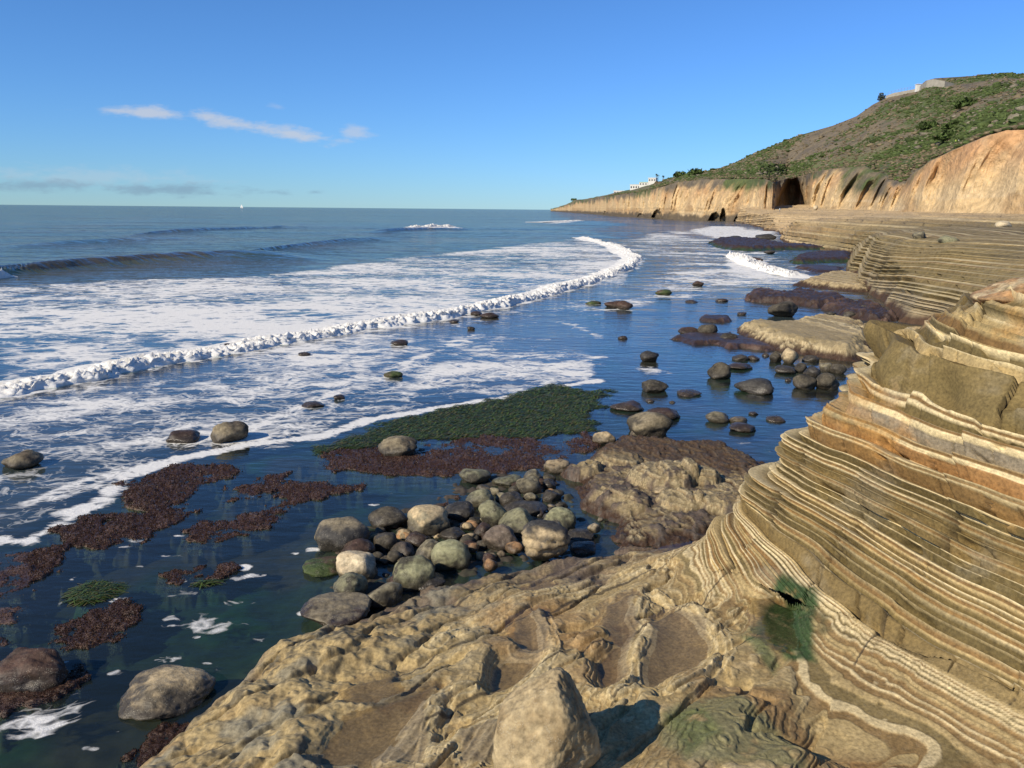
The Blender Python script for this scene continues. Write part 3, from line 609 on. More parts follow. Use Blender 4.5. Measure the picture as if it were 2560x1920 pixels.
        foam[m0] = np.maximum(foam[m0], k * ss(1.15, .35, dd))
    rf = np.random.RandomState(3)
    for _ in range(130):
        a, b = rf.uniform(120, 1000), rf.uniform(1020, 1640)
        if b > 1680 - (a - 150) * .62 or b < 1200 - a * .25: continue
        p = unp(a, b); sz_ = rf.uniform(.03, .12); m0 = (np.abs(x - p[0]) < 4 * sz_) & (np.abs(y - p[1]) < 4 * sz_); xm, ym = x[m0], y[m0]
        foam[m0] = np.maximum(foam[m0], rf.uniform(.5, .72) * ss(1.4, .4, np.sqrt(((xm - p[0]) / (sz_ * 1.8)) ** 2 + ((ym - p[1]) / sz_) ** 2) + .8 * fbm(xm, ym, 23, 5, 2)))
    lag = np.where(d2 > -5.9, 0, 1) * (y < 40) * 1.0
    murk = ss(-.6, 1.5, d2); murk = np.maximum(murk * .8, ss(24, 42, R) * .9); murk = np.maximum(murk, ss(0, 3, d1)); murk = np.maximum(murk, .22)
    far = ss(6, 90, R)
    C = np.stack([foam, murk, far], -1).reshape(-1, 3)
    o = obj('sea', mesh_np('sea', np.stack([x, y, z], -1).reshape(-1, 3), grid_quads(nr, nc), C), M_WATER); tag(o, kind='structure')
build_sea()
def resample(P, step):
    d = np.concatenate([[0], np.cumsum(np.linalg.norm(np.diff(P, axis=0), axis=1))]); n = int(d[-1] / step) + 2; t = np.linspace(0, d[-1], n)
    Q = np.stack([np.interp(t, d, P[:, k]) for k in range(P.shape[1])], 1); return Q, t
def breaker(name, line, h0, depth, seed, label, step=.07, taper=3.0):
    P = U(line)[:, :2]; Q, t = resample(P, step)
    for _ in range(60): Q[1:-1] = (Q[:-2] + 2 * Q[1:-1] + Q[2:]) / 4
    Q, t = resample(Q, step)
    T = np.gradient(Q, axis=0); T /= np.linalg.norm(T, axis=1)[:, None] + 1e-9; Nn = np.stack([-T[:, 1], T[:, 0]], 1)     # to the sea side
    u = np.concatenate([np.linspace(0, .12, 12)[:-1], np.linspace(.12, .5, 16)[:-1], np.linspace(.5, 1, 12)]); 
    prof = np.interp(u, [0, .03, .07, .14, .28, .5, .75, 1], [-.15, .35, .75, 1.0, .92, .55, .22, -.12])
    S_, Uu = np.meshgrid(t, u, indexing='ij'); tp = ss(0, taper, S_) * ss(0, taper, t[-1] - S_)
    hv = h0 * (.75 + .8 * pn2(S_ * .22, S_ * 0, seed) + .35 * pn2(S_ * .9, S_ * 0, seed + 3)) * tp
    base = Q[:, None, :] + Nn[:, None, :] * (Uu[..., None] * depth)
    x, y = base[..., 0], base[..., 1]; wob = .55 * fbm(x, y, seed + 1, .45, 4, .6)
    x = x + Nn[:, None, 0] * wob; y = y + Nn[:, None, 1] * wob
    z = prof[None] * hv
    k = np.clip(prof[None], 0, 1) * tp
    n3 = fbm(x, y, z * 1.0 + seed, 4.6, 4, .7); z = z + k * h0 * (.7 * n3 + .35 * fbm(x, y, z + seed, 9.0, 2, .6))
    fr = np.exp(-((Uu - .06) / .07) ** 2); sh = fbm(x, y, z * 1.5 + seed + 5, 3.0, 3, .6) * .22 * fr * tp
    x = x - Nn[:, None, 0] * sh; y = y - Nn[:, None, 1] * sh
    z = np.where(tp < .02, -.1, z)
    c0 = np.array([x.mean(), y.mean(), 0]); V = np.stack([x, y, z], -1).reshape(-1, 3) - c0
    F = grid_quads(len(t), len(u)); o = obj(name, mesh_np(name, V, F), M_FOAM); o.location = c0
    tag(o, label, 'wave', 'breaking waves'); return o
breaker('breaking_wave', FRONT, .33, 2.4, 3.0, 'long curving white breaker with churning foam front rolling toward the rocks')
breaker('breaking_wave', [(1560, 552), (1575, 556), (1600, 572), (1640, 585), (1700, 600)], .55, 3.0, 9.0, 'small white breaker by the dark reefs right of the long breaker', .12, 2.5)
breaker('breaking_wave', [(870, 498), (940, 494), (998, 491)], .9, 6.0, 14.0, 'distant small whitecap alone on the open blue water', .25, 9.0)
breaker('breaking_wave', [(-60, 606), (0, 602), (50, 598)], .8, 2.2, 18.0, 'curl of white spray at the far left end of the dark swell', .12, 2.0)
breaker('breaking_wave', [(1170, 480), (1230, 479), (1265, 477)], .5, 8.0, 22.0, 'thin far white breaker below the point of the headland', .6, 12.0)

# ------------------------------------------------------------------ sea floor, red algae turf and surfgrass
BROWNS = [[(680, 990), (760, 972), (900, 960), (1000, 952), (1200, 950), (1262, 945), (1250, 985), (1200, 1002), (1120, 1012), (1000, 1022), (930, 1030), (850, 1022), (790, 1015), (700, 1003)],
          [(250, 1045), (330, 1030), (400, 1012), (480, 1008), (510, 1015), (440, 1052), (400, 1075), (380, 1090), (330, 1084), (290, 1062)],
          [(480, 1090), (520, 1052), (600, 1025), (612, 1036), (560, 1062), (510, 1086)], [(560, 1112), (600, 1088), (670, 1058), (770, 1040), (775, 1050), (690, 1066), (620, 1100)],
          [(415, 1150), (425, 1125), (480, 1128), (560, 1112), (600, 1120), (540, 1150), (460, 1172)], [(190, 1165), (260, 1132), (335, 1135), (310, 1160), (230, 1182)], [(310, 1130), (390, 1095), (420, 1105), (360, 1135)],
          [(-120, 1195), (0, 1178), (60, 1172), (112, 1200), (60, 1260), (85, 1300), (40, 1345), (0, 1355), (-100, 1360)], [(115, 1365), (200, 1332), (282, 1340), (255, 1382), (185, 1402), (130, 1397)],
          [(-80, 1440), (60, 1420), (132, 1436), (100, 1472), (40, 1492), (-80, 1510)], [(270, 1660), (340, 1590), (440, 1520), (455, 1500), (400, 1580), (320, 1680)], [(-80, 1385), (30, 1370), (60, 1400), (0, 1420), (-80, 1430)],
          [(110, 1140), (180, 1125), (190, 1140), (140, 1155)], [(340, 1240), (440, 1225), (450, 1240), (380, 1262)],
          [(940, 1110), (990, 1085), (1010, 1100), (960, 1130)], [(640, 1000), (700, 985), (760, 1000), (720, 1020)]]
GREENS = [[(640, 992), (720, 955), (830, 912), (900, 897), (1000, 872), (1100, 852), (1210, 830), (1322, 846), (1305, 880), (1270, 930), (1200, 950), (1100, 958), (900, 955), (800, 975), (700, 990)]]
def build_floor():
    r = pix_rows(4.0, 52, 1.1, 5.0, 2.0); az = np.concatenate([np.radians(np.linspace(-82, -41, 30)), az_cols(-15, 900, 1.15, -190, 1000)]); x, y = polar(r, az); nr, nc = x.shape
    n1 = fbm(x, y, 61, .7, 4, .55); n2 = fbm(x, y, 62, 3.0, 3, .6); n3 = fbm(x, y, 63, 9.0, 2, .7)
    z = -.30 + .10 * n1; br = np.zeros_like(x); gr = np.zeros_like(x)
    for l in BROWNS:
        d = sdf(x, y, U(l), 1.5); m0 = d > -1.4; dm = d[m0] + .16 + .60 * n1[m0] + .30 * n2[m0]; br[m0] = np.maximum(br[m0], ss(-.10, .12, dm))
    for l in GREENS:
        d = sdf(x, y, U(l), 1.5); m0 = d > -.9; dm = d[m0] - .05 + .6 * n1[m0] + .34 * n2[m0]; gr[m0] = np.maximum(gr[m0], ss(-.10, .25, dm))
    for a, b, w_ in ((450, 1255, .22), (200, 1285, .3), (300, 1160, .2)):
        p = unp(a, b); gr = np.maximum(gr, .8 * ss(.5, 1.0, np.exp(-((x - p[0]) ** 2 + (y - p[1]) ** 2) / w_ ** 2) + .5 * n2 + .25))
    gr = gr * (1 - br)
    z = np.maximum(z, -.30 + .312 * br + .03 * br * (n2 + n3 * .8) + .05 * br * n1)
    z = np.where(gr > .01, np.maximum(z, -.3 + .305 * gr + .02 * n2 * gr), z)
    cob = sdf(x, y, U([(690, 1330), (680, 1150), (900, 1080), (1000, 1010), (1200, 1000), (1300, 1120), (1290, 1215), (1000, 1260)]), 2.0)
    z = np.maximum(z, -.3 + .29 * ss(-.6, .4, cob) + .10 * n2 * ss(-.6, .4, cob))
    c = mix(np.array((.022, .034, .022)) * np.ones(x.shape + (3,)), np.array((.018, .05, .014)), ss(.0, .4, n1))
    c = mix(c, np.array((.05, .028, .02)), ss(-.02, .28, fbm(x, y, 66, .45, 3)))
    c = mix(c, np.array((.085, .068, .045)), ss(-.1, .3, sdf(x, y, U([(260, 1680), (500, 1450), (690, 1340), (660, 1310), (460, 1440), (200, 1640)]), 1.5) + .3 * n1) * .8)
    c = mix(c, np.array((.055, .045, .035)), ss(-.6, .4, cob) * .85)
    c = mix(c, np.array((.055, .085, .022)), gr * ss(-.3, .3, n3 + .1)); c = mix(c, np.array((.035, .06, .016)), gr * .5)
    c = mix(c, np.array((.048, .023, .014)), br); c = mix(c, np.array((.10, .055, .03)), br * ss(.1, .5, n2 + n3 * .6) * .8); c = mix(c, np.array((.035, .015, .013)), br * ss(.0, .5, -n3 - n2 * .4) * .7)
    V = np.stack([x, y, z], -1).reshape(-1, 3); C = np.concatenate([np.clip(c, .004, 1), (br * .15 + gr * .15)[..., None]], -1).reshape(-1, 4); F = grid_quads(nr, nc)
    b, g = br.ravel()[F].mean(1) > .5, gr.ravel()[F].mean(1) > .5
    # tufts standing on the algae mats, blades of surfgrass lying in one direction
    rg = np.random.RandomState(5); px_ = np.hypot(x, y) / 829
    def scatter(mask, n, weight):
        w = (mask * weight).ravel(); w = w / w.sum(); k = rg.choice(len(w), n, p=w); j_ = rg.normal(0, 1, (n, 2)) * (px_.ravel()[k] * 1.2)[:, None]
        return np.stack([x.ravel()[k] + j_[:, 0], y.ravel()[k] + j_[:, 1], z.ravel()[k]], 1), k
    n = 90000; P, k = scatter(br > .55, n, px_ * 0 + 1.0); sz = np.clip(px_.ravel()[k] * .55, .005, .013) * rg.uniform(.6, 1.5, n)
    ang = rg.uniform(0, 6.28, n); T = []; TC = []
    for t in range(2):
        a_ = ang + t * 1.5; dx, dy = np.cos(a_) * sz, np.sin(a_) * sz; lean = rg.normal(0, .5, (n, 2)) * sz[:, None]
        T += [np.stack([P[:, 0] - dx, P[:, 1] - dy, P[:, 2] - .01], 1), np.stack([P[:, 0] + dx, P[:, 1] + dy, P[:, 2] - .01], 1), np.stack([P[:, 0] + lean[:, 0], P[:, 1] + lean[:, 1], P[:, 2] + sz * rg.uniform(.5, 1.3, n)], 1)]
    V_ = np.stack(T, 1).reshape(-1, 3); F_ = np.arange(len(V_)).reshape(-1, 3); cc = np.array((.056, .027, .017)) * rg.uniform(.4, 1.5, (n, 1)); cc = np.where(rg.random((n, 1)) < .06, np.array((.13, .085, .05)), cc)
    tag(obj('algae_tufts', mesh_np('algae_tufts', V_, F_, np.repeat(cc, 6, 0), False), M_TUFT), 'fuzzy red brown algae tufts on the flat reef', 'algae', kind='stuff')
    n = 12000; P, k = scatter(gr > .45, n, 1.0 + 0 * px_); L_ = rg.uniform(.12, .38, n); w_ = np.clip(px_.ravel()[k] * .45, .006, .014); a_ = 0.35 + rg.normal(0, .45, n); dx, dy = np.cos(a_), np.sin(a_); z_ = rg.uniform(.006, .05, n)
    pts = [np.stack([P[:, 0] + dx * L_ * u_ - dy * w_ * sd, P[:, 1] + dy * L_ * u_ + dx * w_ * sd, .004 + z_ * hgt], 1) for u_, hgt in ((-.5, 0), (0, 1), (.5, .1)) for sd in (-1, 1)]
    V_ = np.stack(pts, 1).reshape(-1, 3); b0 = np.arange(n)[:, None] * 6; F_ = np.concatenate([b0 + [0, 1, 3, 2], b0 + [2, 3, 5, 4]]); cc = np.array((.036, .058, .014)) * rg.uniform(.3, 1.7, (n, 1)); cc = np.where(rg.random((n, 1)) < .2, np.array((.085, .075, .028)), cc)
    tag(obj('surfgrass_blades', mesh_np('surfgrass_blades', V_, F_, np.repeat(cc, 6, 0), False), M_BLADE), 'long green surfgrass blades combed flat by the water', 'seagrass', kind='stuff')
    tag(obj('sea_floor', mesh_np('sea_floor', V, F[~b & ~g], C), M_BED), kind='structure')
    tag(obj('red_algae', mesh_np('red_algae', V, F[b], C), M_ALGAE), 'dark red brown algae turf covering the flat reef at the water line', 'algae', kind='stuff')
    tag(obj('surfgrass', mesh_np('surfgrass', V, F[g & ~b], C), M_ALGAE), 'green surfgrass lying flat on the reef at the foam edge', 'seagrass', kind='stuff')
build_floor()

# ------------------------------------------------------------------ low reefs and ledges standing in the water
def c2(l): return [((1660 + a / 2.4578) / K2, (480 + b / 2.4578) / K2) for a, b in l]
def c7(l): return [((740 + a / 1.8433) / K2, (1000 + b / 1.8433) / K2) for a, b in l]
REDS = np.array((.048, .027, .015)); DRK = np.array((.04, .028, .022)); PALE = np.array((.36, .285, .165))
def island(name, label, cat, poly, ztop, slope, look, seed, dip=None, group=None, lump=.05, mound=()):
    P = U(poly)[:, :2]; c0 = P.mean(0); rr = np.hypot(*c0); px = rr / 829.0
    x0, y0 = P.min(0) - .5; x1, y1 = P.max(0) + .5
    dx = max((x1 - x0) / 300, px * 1.0); dy = max((y1 - y0) / 260, px * 1.6)
    gx, gy = np.meshgrid(np.arange(x0, x1, dx), np.arange(y0, y1, dy), indexing='xy'); gx = gx.astype(np.float32); gy = gy.astype(np.float32)
    n1 = fbm(gx, gy, seed, .9, 4, .55); n2 = fbm(gx, gy, seed + 1, 4.0, 3, .6); n3 = fbm(gx, gy, seed + 2, 12, 2)
    d = sdf(gx, gy, P, 4.0) + .30 * slope * n1 + .15 * slope * n2
    h = ss(-slope * .35, slope, d); z = -.22 + (ztop + .22) * h + lump * (n1 + .5 * n2 + .18 * n3) * h
    for a, b, w_, hh in mound:
        p = unp(a, b, ztop); R_ = w_ * K2 / FPX * np.linalg.norm(p - [0, 0, EYE]); m = np.sqrt(np.clip(1 - ((gx - p[0]) ** 2 + (gy - p[1]) ** 2) / R_ ** 2 + .3 * n1, 0, 1)); z = np.maximum(z, z + hh * m)
    q = z + .16 * gx + .03 * gy + .05 * n1
    i = NEARCOL.i(q * .9 + .2); z = z + (.03 * (NEARCOL.hard[i] - .4)) * h * (look != 'algae')
    if look == 'algae':
        c = mix(REDS * np.ones(gx.shape + (3,)), DRK, ss(-.1, .4, n2 + .5 * n3)); c = mix(c, np.array((.12, .07, .045)), ss(.15, .5, n1 + .5 * n2) * .6)
    elif look == 'green':
        c = mix(REDS * np.ones(gx.shape + (3,)), np.array((.03, .055, .018)), ss(.35, .12, z + .1 * n1)); c = mix(c, DRK, ss(.1, .5, n2))
    elif look == 'ledge':
        c = mix(NEARCOL.col[i] * .95, PALE, .55 + .3 * np.clip(n1, -1, 1)); c = mix(c, REDS, ss(.30, .14, z + .12 * n1 + .10 * n2))
    else:   # crusted platform
        c = mix(PALE * .75 * np.ones(gx.shape + (3,)), NEARCOL.col[i], .35); c = mix(c, np.array((.085, .062, .048)), ss(-.1, .3, n1 + .8 * n2 - .05 - 1.4 * (z - .2))); c = mix(c, REDS * 1.2, ss(-.3, .5, gy - c0[1] - .9 + .9 * n1 + .6 * n2 + .35 * (gx - c0[0])) * .85); c = mix(c, REDS, ss(.16, .08, z + .06 * n2 - .04 * n1)); c = mix(c, np.array((.05, .045, .04)), ss(.1, .4, n3 + n2 * .7) * .6)
    c = c * (1 + .25 * n2[..., None])
    wet = ss(.16, .05, z) * .5
    V = np.stack([gx - c0[0], gy - c0[1], z], -1).reshape(-1, 3); F = grid_quads(*gx.shape); F = F[V[:, 2][F].max(1) > -.12]
    o = obj(name, mesh_np(name, V, F, np.concatenate([np.clip(c, .006, .8), wet[..., None]], -1).reshape(-1, 4)), M_ALGAE if look in ('algae', 'green') else M_SHELF)
    o.location = (c0[0], c0[1], 0); tag(o, label, cat, group); return o
G_R = 'low reefs in the shallows'
island('reef', 'long dark reef with a green weed edge below the distant rock stack', 'reef', c2([(262, 318), (310, 294), (420, 296), (560, 300), (700, 318), (760, 335), (1000, 332), (1180, 345), (1190, 360), (800, 356), (560, 362), (420, 358), (330, 345)]), .55, 1.6, 'green', 101, group=G_R, lump=.2)
island('reef', 'reddish reef beside the small right hand breaker and green weed', 'reef', c2([(768, 438), (790, 405), (900, 390), (1000, 385), (1160, 378), (1180, 430), (1000, 436), (860, 442)]), .5, 1.2, 'green', 103, group=G_R, lump=.15)
island('reef', 'thin brown reef tongue just above the water under the far ledge', 'reef', c2([(780, 470), (830, 455), (1000, 465), (1120, 470), (1110, 500), (900, 498), (850, 480)]), .25, .8, 'algae', 105, group=G_R)
island('reef', 'pointed tan and maroon reef tongue leaving the layered ledge', 'reef', c2([(780, 568), (900, 535), (1000, 512), (1120, 505), (1270, 540), (1280, 620), (1150, 615), (1000, 600), (880, 582)]), .45, 1.2, 'ledge', 107, group=G_R)
island('reef', 'large maroon humped reef behind the dark round boulder', 'reef', c2([(475, 660), (500, 630), (600, 628), (700, 640), (840, 612), (900, 632), (1000, 655), (1100, 655), (1170, 690), (1060, 715), (930, 722), (800, 700), (640, 690), (520, 680)]), .42, .8, 'algae', 109, group=G_R, lump=.15)
island('reef', 'flat narrow maroon reef left of the dark round boulder', 'reef', c2([(190, 790), (220, 765), (330, 768), (430, 770), (440, 795), (350, 806), (250, 802)]), .16, .4, 'algae', 111, group=G_R)
island('reef', 'wide flat maroon reef left of the pale banded ledge', 'reef', c2([(-10, 905), (60, 885), (150, 868), (330, 872), (420, 860), (470, 880), (640, 930), (720, 975), (640, 985), (480, 965), (400, 975), (300, 940), (170, 950), (60, 915)]), .14, .5, 'algae', 113, group=G_R)
island('rock_ledge', 'pale tan banded ledge with curved lines lying low in the water', 'rock ledge', c2([(440, 860), (470, 832), (600, 830), (720, 845), (850, 798), (1000, 800), (1120, 815), (1300, 850), (1330, 1020), (1200, 1050), (1080, 1045), (900, 1010), (720, 985), (560, 930)]), .5, 1.0, 'ledge', 115)
island('reef', 'dark rock rubble reef at the foot of the pale layered slope', 'reef', c2([(930, 722), (1040, 690), (1200, 690), (1360, 720), (1460, 790), (1380, 800), (1250, 795), (1100, 775)]), .32, .7, 'algae', 117, group=G_R, lump=.2)
island('rock_platform', 'crusted tan and maroon rock platform between the cobbles and the blue pool', 'rock platform', c7([(1200, 345), (1260, 300), (1370, 200), (1480, 165), (1800, 185), (2000, 190), (2140, 250), (2230, 290), (2280, 420), (2270, 620), (2000, 660), (1700, 730), (1560, 750), (1390, 745), (1360, 640), (1390, 540), (1250, 510), (1240, 420)]), .15, .7, 'crust', 119, lump=.08,
       mound=((1430, 1035, 75, .30), (1515, 1035, 42, .24), (1255, 1010, 45, .2), (1330, 1085, 70, .16), (1470, 1085, 50, .2), (1560, 1090, 60, .2), (1330, 990, 60, .14)))

# ------------------------------------------------------------------ layered ledges of the middle distance
def mid_point(a, b, r): return at_r(a, b, r)
MIDC = [(1640, 461, 262), (1685, 462, 255), (1640, 475, 258), (1705, 475, 150), (1702, 500, 143), (1780, 488, 130), (1850, 500, 115), (1885, 513, 66), (1950, 520, 60), (2050, 540, 52), (2212, 562, 45),
        (1860, 575, 62.5), (1855, 540, 64), (1900, 600, 52), (2000, 630, 44), (2100, 640, 40), (2060, 685, 33), (1960, 680, 36), (1750, 462, 300), (1900, 462, 220), (2000, 485, 120), (2100, 490, 110), (2212, 500, 100), (2212, 464, 170), (2050, 464, 180),
        (1980, 560, 54), (2100, 590, 45), (2212, 620, 36), (2212, 690, 28), (1930, 640, 43)]
mp_ = np.array([mid_point(*c) for c in MIDC])
MB = np.array([(at_r(a, b, r)[0], at_r(a, b, r)[1], .0) for a, b, r in [(1700, 529, 128), (1790, 538, 118), (1660, 498, 230)]])
mp_ = np.vstack([mp_, MB, [(60, 40, 3.2), (90, 80, 4.4), (150, 200, 5.2), (120, 150, 5), (110, 330, 5.0), (40, 20, 3.2)]])
def lr(x, y): return np.degrees(np.arctan2(x, y)) * .12, np.log(np.hypot(x, y) + 1e-6) * 3
_a, _b = lr(mp_[:, 0], mp_[:, 1]); MR = RBF(np.stack([_a, _b], 1), (mp_[:, 2] - EYE) / np.hypot(mp_[:, 0], mp_[:, 1]))
mid_poly = np.vstack([U([(1632, 488), (1665, 500), (1690, 506), (1697, 530), (1760, 539), (1850, 549), (1840, 560), (1843, 590), (1868, 612), (1888, 635), (1905, 662), (1945, 694), (2060, 715), (2212, 790)])[:, :2], [(24, 20), (80, 20), (400, 300), (300, 500), (110, 420)]])
MIDCOL = make_column(-20, 60, 31, [(-99, 99, 'thick')] if False else [(-99, 99, 'olive')])
def mid_base(x, y):
    R = np.hypot(x, y); s = sdf(x, y, mid_poly, 30.0); a, b = lr(x, y); z = EYE + R * MR(a, b); n1 = fbm(x, y, 201, .12, 4); n2 = fbm(x, y, 202, .6, 3); sc = np.clip(R / 60, .5, 3)
    s2 = s + .8 * sc * n1 + .3 * sc * n2; edge = 1.0 + 1.2 * ss(60, 120, R)
    return -.6 + (z + .6) * ss(-.8, edge, s2) + .12 * n1 * ss(0, 2, s2), s2, n1, n2, R
def mid_warp(x, y, R): return .17 * x * np.clip(60 / R, 0, 1) + .02 * y + .18 * fbm(x, y, 201, .12, 2)
def build_mid():
    o = empty('layered_ledge', (30, 60, 0)); tag(o, 'layered rock ledges of the middle distance stepping down to the reefs', 'rock ledge'); off0 = np.array([30, 60, 0])
    for part, (r0, r1, nt, scale, dq_) in enumerate(((17, 112, 420, .40, .022), (104, 430, 320, .20, .05))):
        az = az_cols(735, 1030, .75, 735, 1450); tau = np.geomspace(r0, r1, nt); xs = (np.sin(az)[:, None] * tau).astype(np.float32); ys = (np.cos(az)[:, None] * tau).astype(np.float32)
        z, s2, n1, n2, R = mid_base(xs, ys); q = z + mid_warp(xs, ys, R); qm = np.maximum.accumulate(q + 2e-3 * (tau / r1), axis=1)
        rows = np.arange(max(-.6, qm.min()), qm.max(), dq_)
        T = np.stack([np.interp(rows, qm[k], tau) for k in range(len(az))]); ok = (rows[None] > qm[:, :1] - dq_) & (rows[None] < qm[:, -1:])
        x = (np.sin(az)[:, None] * T).astype(np.float32); y = (np.cos(az)[:, None] * T).astype(np.float32); R = np.hypot(x, y); qr = np.broadcast_to(rows[None], x.shape)
        k_ = .55; tq = qr / k_; qt = k_ * (np.floor(tq) + ss(.70, 1.0, tq - np.floor(tq))) if part else qr
        z = qt - mid_warp(x, y, R); _, s2, n1, n2, _ = mid_base(x, y)
        qi = MIDCOL.i(qr * scale); hd = MIDCOL.hard[qi]; saw = MIDCOL.saw[qi] / scale; th = MIDCOL.thick[qi] / scale; un = MIDCOL.unit[qi]
        along = (x * .75 - y * .5 + .5 * n2) / np.clip(th * 6, 1.2, 6) + hash2(un, un * 0 + 1) * 9; bi = np.floor(along); off = hash2(un + .7, bi) - .5; fr = np.abs(along - bi - .5); big = ss(.12, .3, th)
        on = ss(.2, .7, z); crack = ss(.44, .48, fr) * (hash2(un + 3, bi) > .55) * on * big
        D = (saw * 2.8 + .5 * off * big * np.clip(th, 0, .8) - .25 * crack + .06 * (hd - .4) + .10 * n2) * on
        X = x - .75 * D; Y = y - .66 * D
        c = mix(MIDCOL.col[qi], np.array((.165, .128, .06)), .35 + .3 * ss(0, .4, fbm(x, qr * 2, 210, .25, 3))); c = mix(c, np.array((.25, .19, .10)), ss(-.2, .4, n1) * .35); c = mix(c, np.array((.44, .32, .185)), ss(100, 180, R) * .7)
        pale = ss(1.3, .9, z) * ss(75, 60, R); c = mix(c, np.array((.31, .25, .165)), pale * .6)
        c = mix(c, REDS * 1.3, ss(.55, .2, z + .3 * n2)); c = mix(c, np.array((.025, .02, .015)), crack * .7); c = mix(c, np.array((.15, .12, .06)), ss(.15, .45, n2 + n1) * .4 * (R < 130)); c = c * (1 + .25 * n2[..., None])
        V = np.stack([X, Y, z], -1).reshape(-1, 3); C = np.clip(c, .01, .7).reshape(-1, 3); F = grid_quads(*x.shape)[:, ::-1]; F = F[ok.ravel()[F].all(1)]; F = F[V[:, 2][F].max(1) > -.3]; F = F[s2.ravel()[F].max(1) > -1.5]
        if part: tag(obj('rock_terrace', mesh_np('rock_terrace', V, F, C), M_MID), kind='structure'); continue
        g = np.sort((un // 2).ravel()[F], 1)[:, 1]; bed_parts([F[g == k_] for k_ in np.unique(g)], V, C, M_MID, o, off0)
build_mid()

# ------------------------------------------------------------------ far bluffs and hill
def curve(pts):
    """(image x, image y, distance) -> azimuth, distance, height curves"""
    W_ = np.array([at_r(*p) for p in pts]); a = np.arctan2(W_[:, 0], W_[:, 1]); o = np.argsort(a); return a[o], np.hypot(W_[:, 0], W_[:, 1])[o], W_[o, 2]
def wl(px, r): return (px, 442 + .00917 * px + EYE / r * 829 / .4629 * 1.0, r)
base = [(1193, 2600), (1215, 2100), (1240, 1600), (1290, 1050), (1330, 800), (1400, 600), (1440, 545), (1500, 500), (1560, 462), (1600, 440), (1640, 415), (1655, 392), (1672, 376), (1676, 470), (1715, 485), (1742, 470), (1750, 398), (1800, 360), (1880, 320), (1960, 262), (2040, 235), (2120, 222), (2212, 212), (2500, 190), (2900, 180)]
def hz_(px): return 442 + .00917 * px
def yb(px, r):   # base of the bluff: the water on the left, the terrace on the right
    zb = np.interp(px, [1193, 1630, 1660, 1750, 2212], [-.6, -.6, 4.2, 4.7, 5.0]); return hz_(px) + (EYE - zb) / r * 829 / .4629
C_base = curve([(p, yb(p, r), r) for p, r in base])
top = [(1193, 452, 6), (1215, 444, 8), (1240, 436, 10), (1290, 428, 12), (1330, 421, 14), (1400, 412, 16), (1440, 400, 18), (1480, 392, 22), (1560, 386, 24), (1620, 386, 24), (1655, 386, 14), (1671, 396, 7), (1676, 392, 4), (1712, 384, 4), (1742, 378, 6), (1755, 372, 24), (1800, 366, 30), (1868, 360, 34), (1890, 372, 34), (1930, 392, 26), (1955, 398, 18), (1975, 372, 14), (2010, 345, 14), (2060, 322, 14), (2100, 304, 14), (2140, 286, 14), (2175, 280, 15), (2212, 276, 16), (2500, 250, 20), (2900, 230, 24)]
rb = lambda p: np.interp(p, [b[0] for b in base], [b[1] for b in base])
C_top = curve([(p, y_, rb(p) + d_) for p, y_, d_ in top])
flat = [(1193, 451.7, 30), (1240, 435, 40), (1330, 419, 70), (1400, 409, 80), (1440, 396, 80), (1480, 387, 80), (1560, 377, 90), (1640, 379, 90), (1700, 377, 100), (1800, 356, 110), (1870, 350, 120), (1960, 335, 150), (2040, 322, 150), (2100, 296, 110), (2212, 268, 60), (2900, 220, 80)]
C_flat = curve([(p, y_, rb(p) + d_) for p, y_, d_ in flat])
ridge = [(1193, 451.4, 2800), (1240, 433, 1800), (1300, 423, 1250), (1350, 412, 1000), (1400, 400, 900), (1440, 388, 820), (1480, 377, 760), (1530, 370, 720), (1562, 364, 700), (1600, 346, 690), (1640, 326, 680), (1720, 294, 670), (1800, 271, 665), (1850, 251, 660), (1885, 226, 655), (1920, 208, 650), (1980, 191, 650), (2000, 174, 650), (2020, 169, 650), (2100, 164, 650), (2160, 158, 650), (2212, 160, 650), (2500, 140, 640), (2900, 130, 640)]
C_ridge = curve(ridge)
def hill_pt(az, t):
    """place on the hill between the top of the bluff (t=0) and the ridge (t=1)"""
    a = np.asarray(az, float)
    r1, z1 = np.interp(a, C_flat[0], C_flat[1]), np.interp(a, C_flat[0], C_flat[2]); r2, z2 = np.interp(a, C_ridge[0], C_ridge[1]), np.interp(a, C_ridge[0], C_ridge[2])
    return r1 + (r2 - r1) * t, z1 + (z2 - z1) * t
def far_noise(x, y, r, t): return (3.2 * fbm(x, y, 301, .012, 3) + 1.0 * fbm(x, y, 302, .06, 3)) * np.clip(r / 600, .2, 1) * np.sin(np.pi * np.clip(t, 0, 1)) ** .6
def hill_xyz(az, t):
    r, z = hill_pt(az, t); x, y = r * np.sin(az), r * np.cos(az); return x, y, z + far_noise(np.asarray(x, np.float32), np.asarray(y, np.float32), r, t)
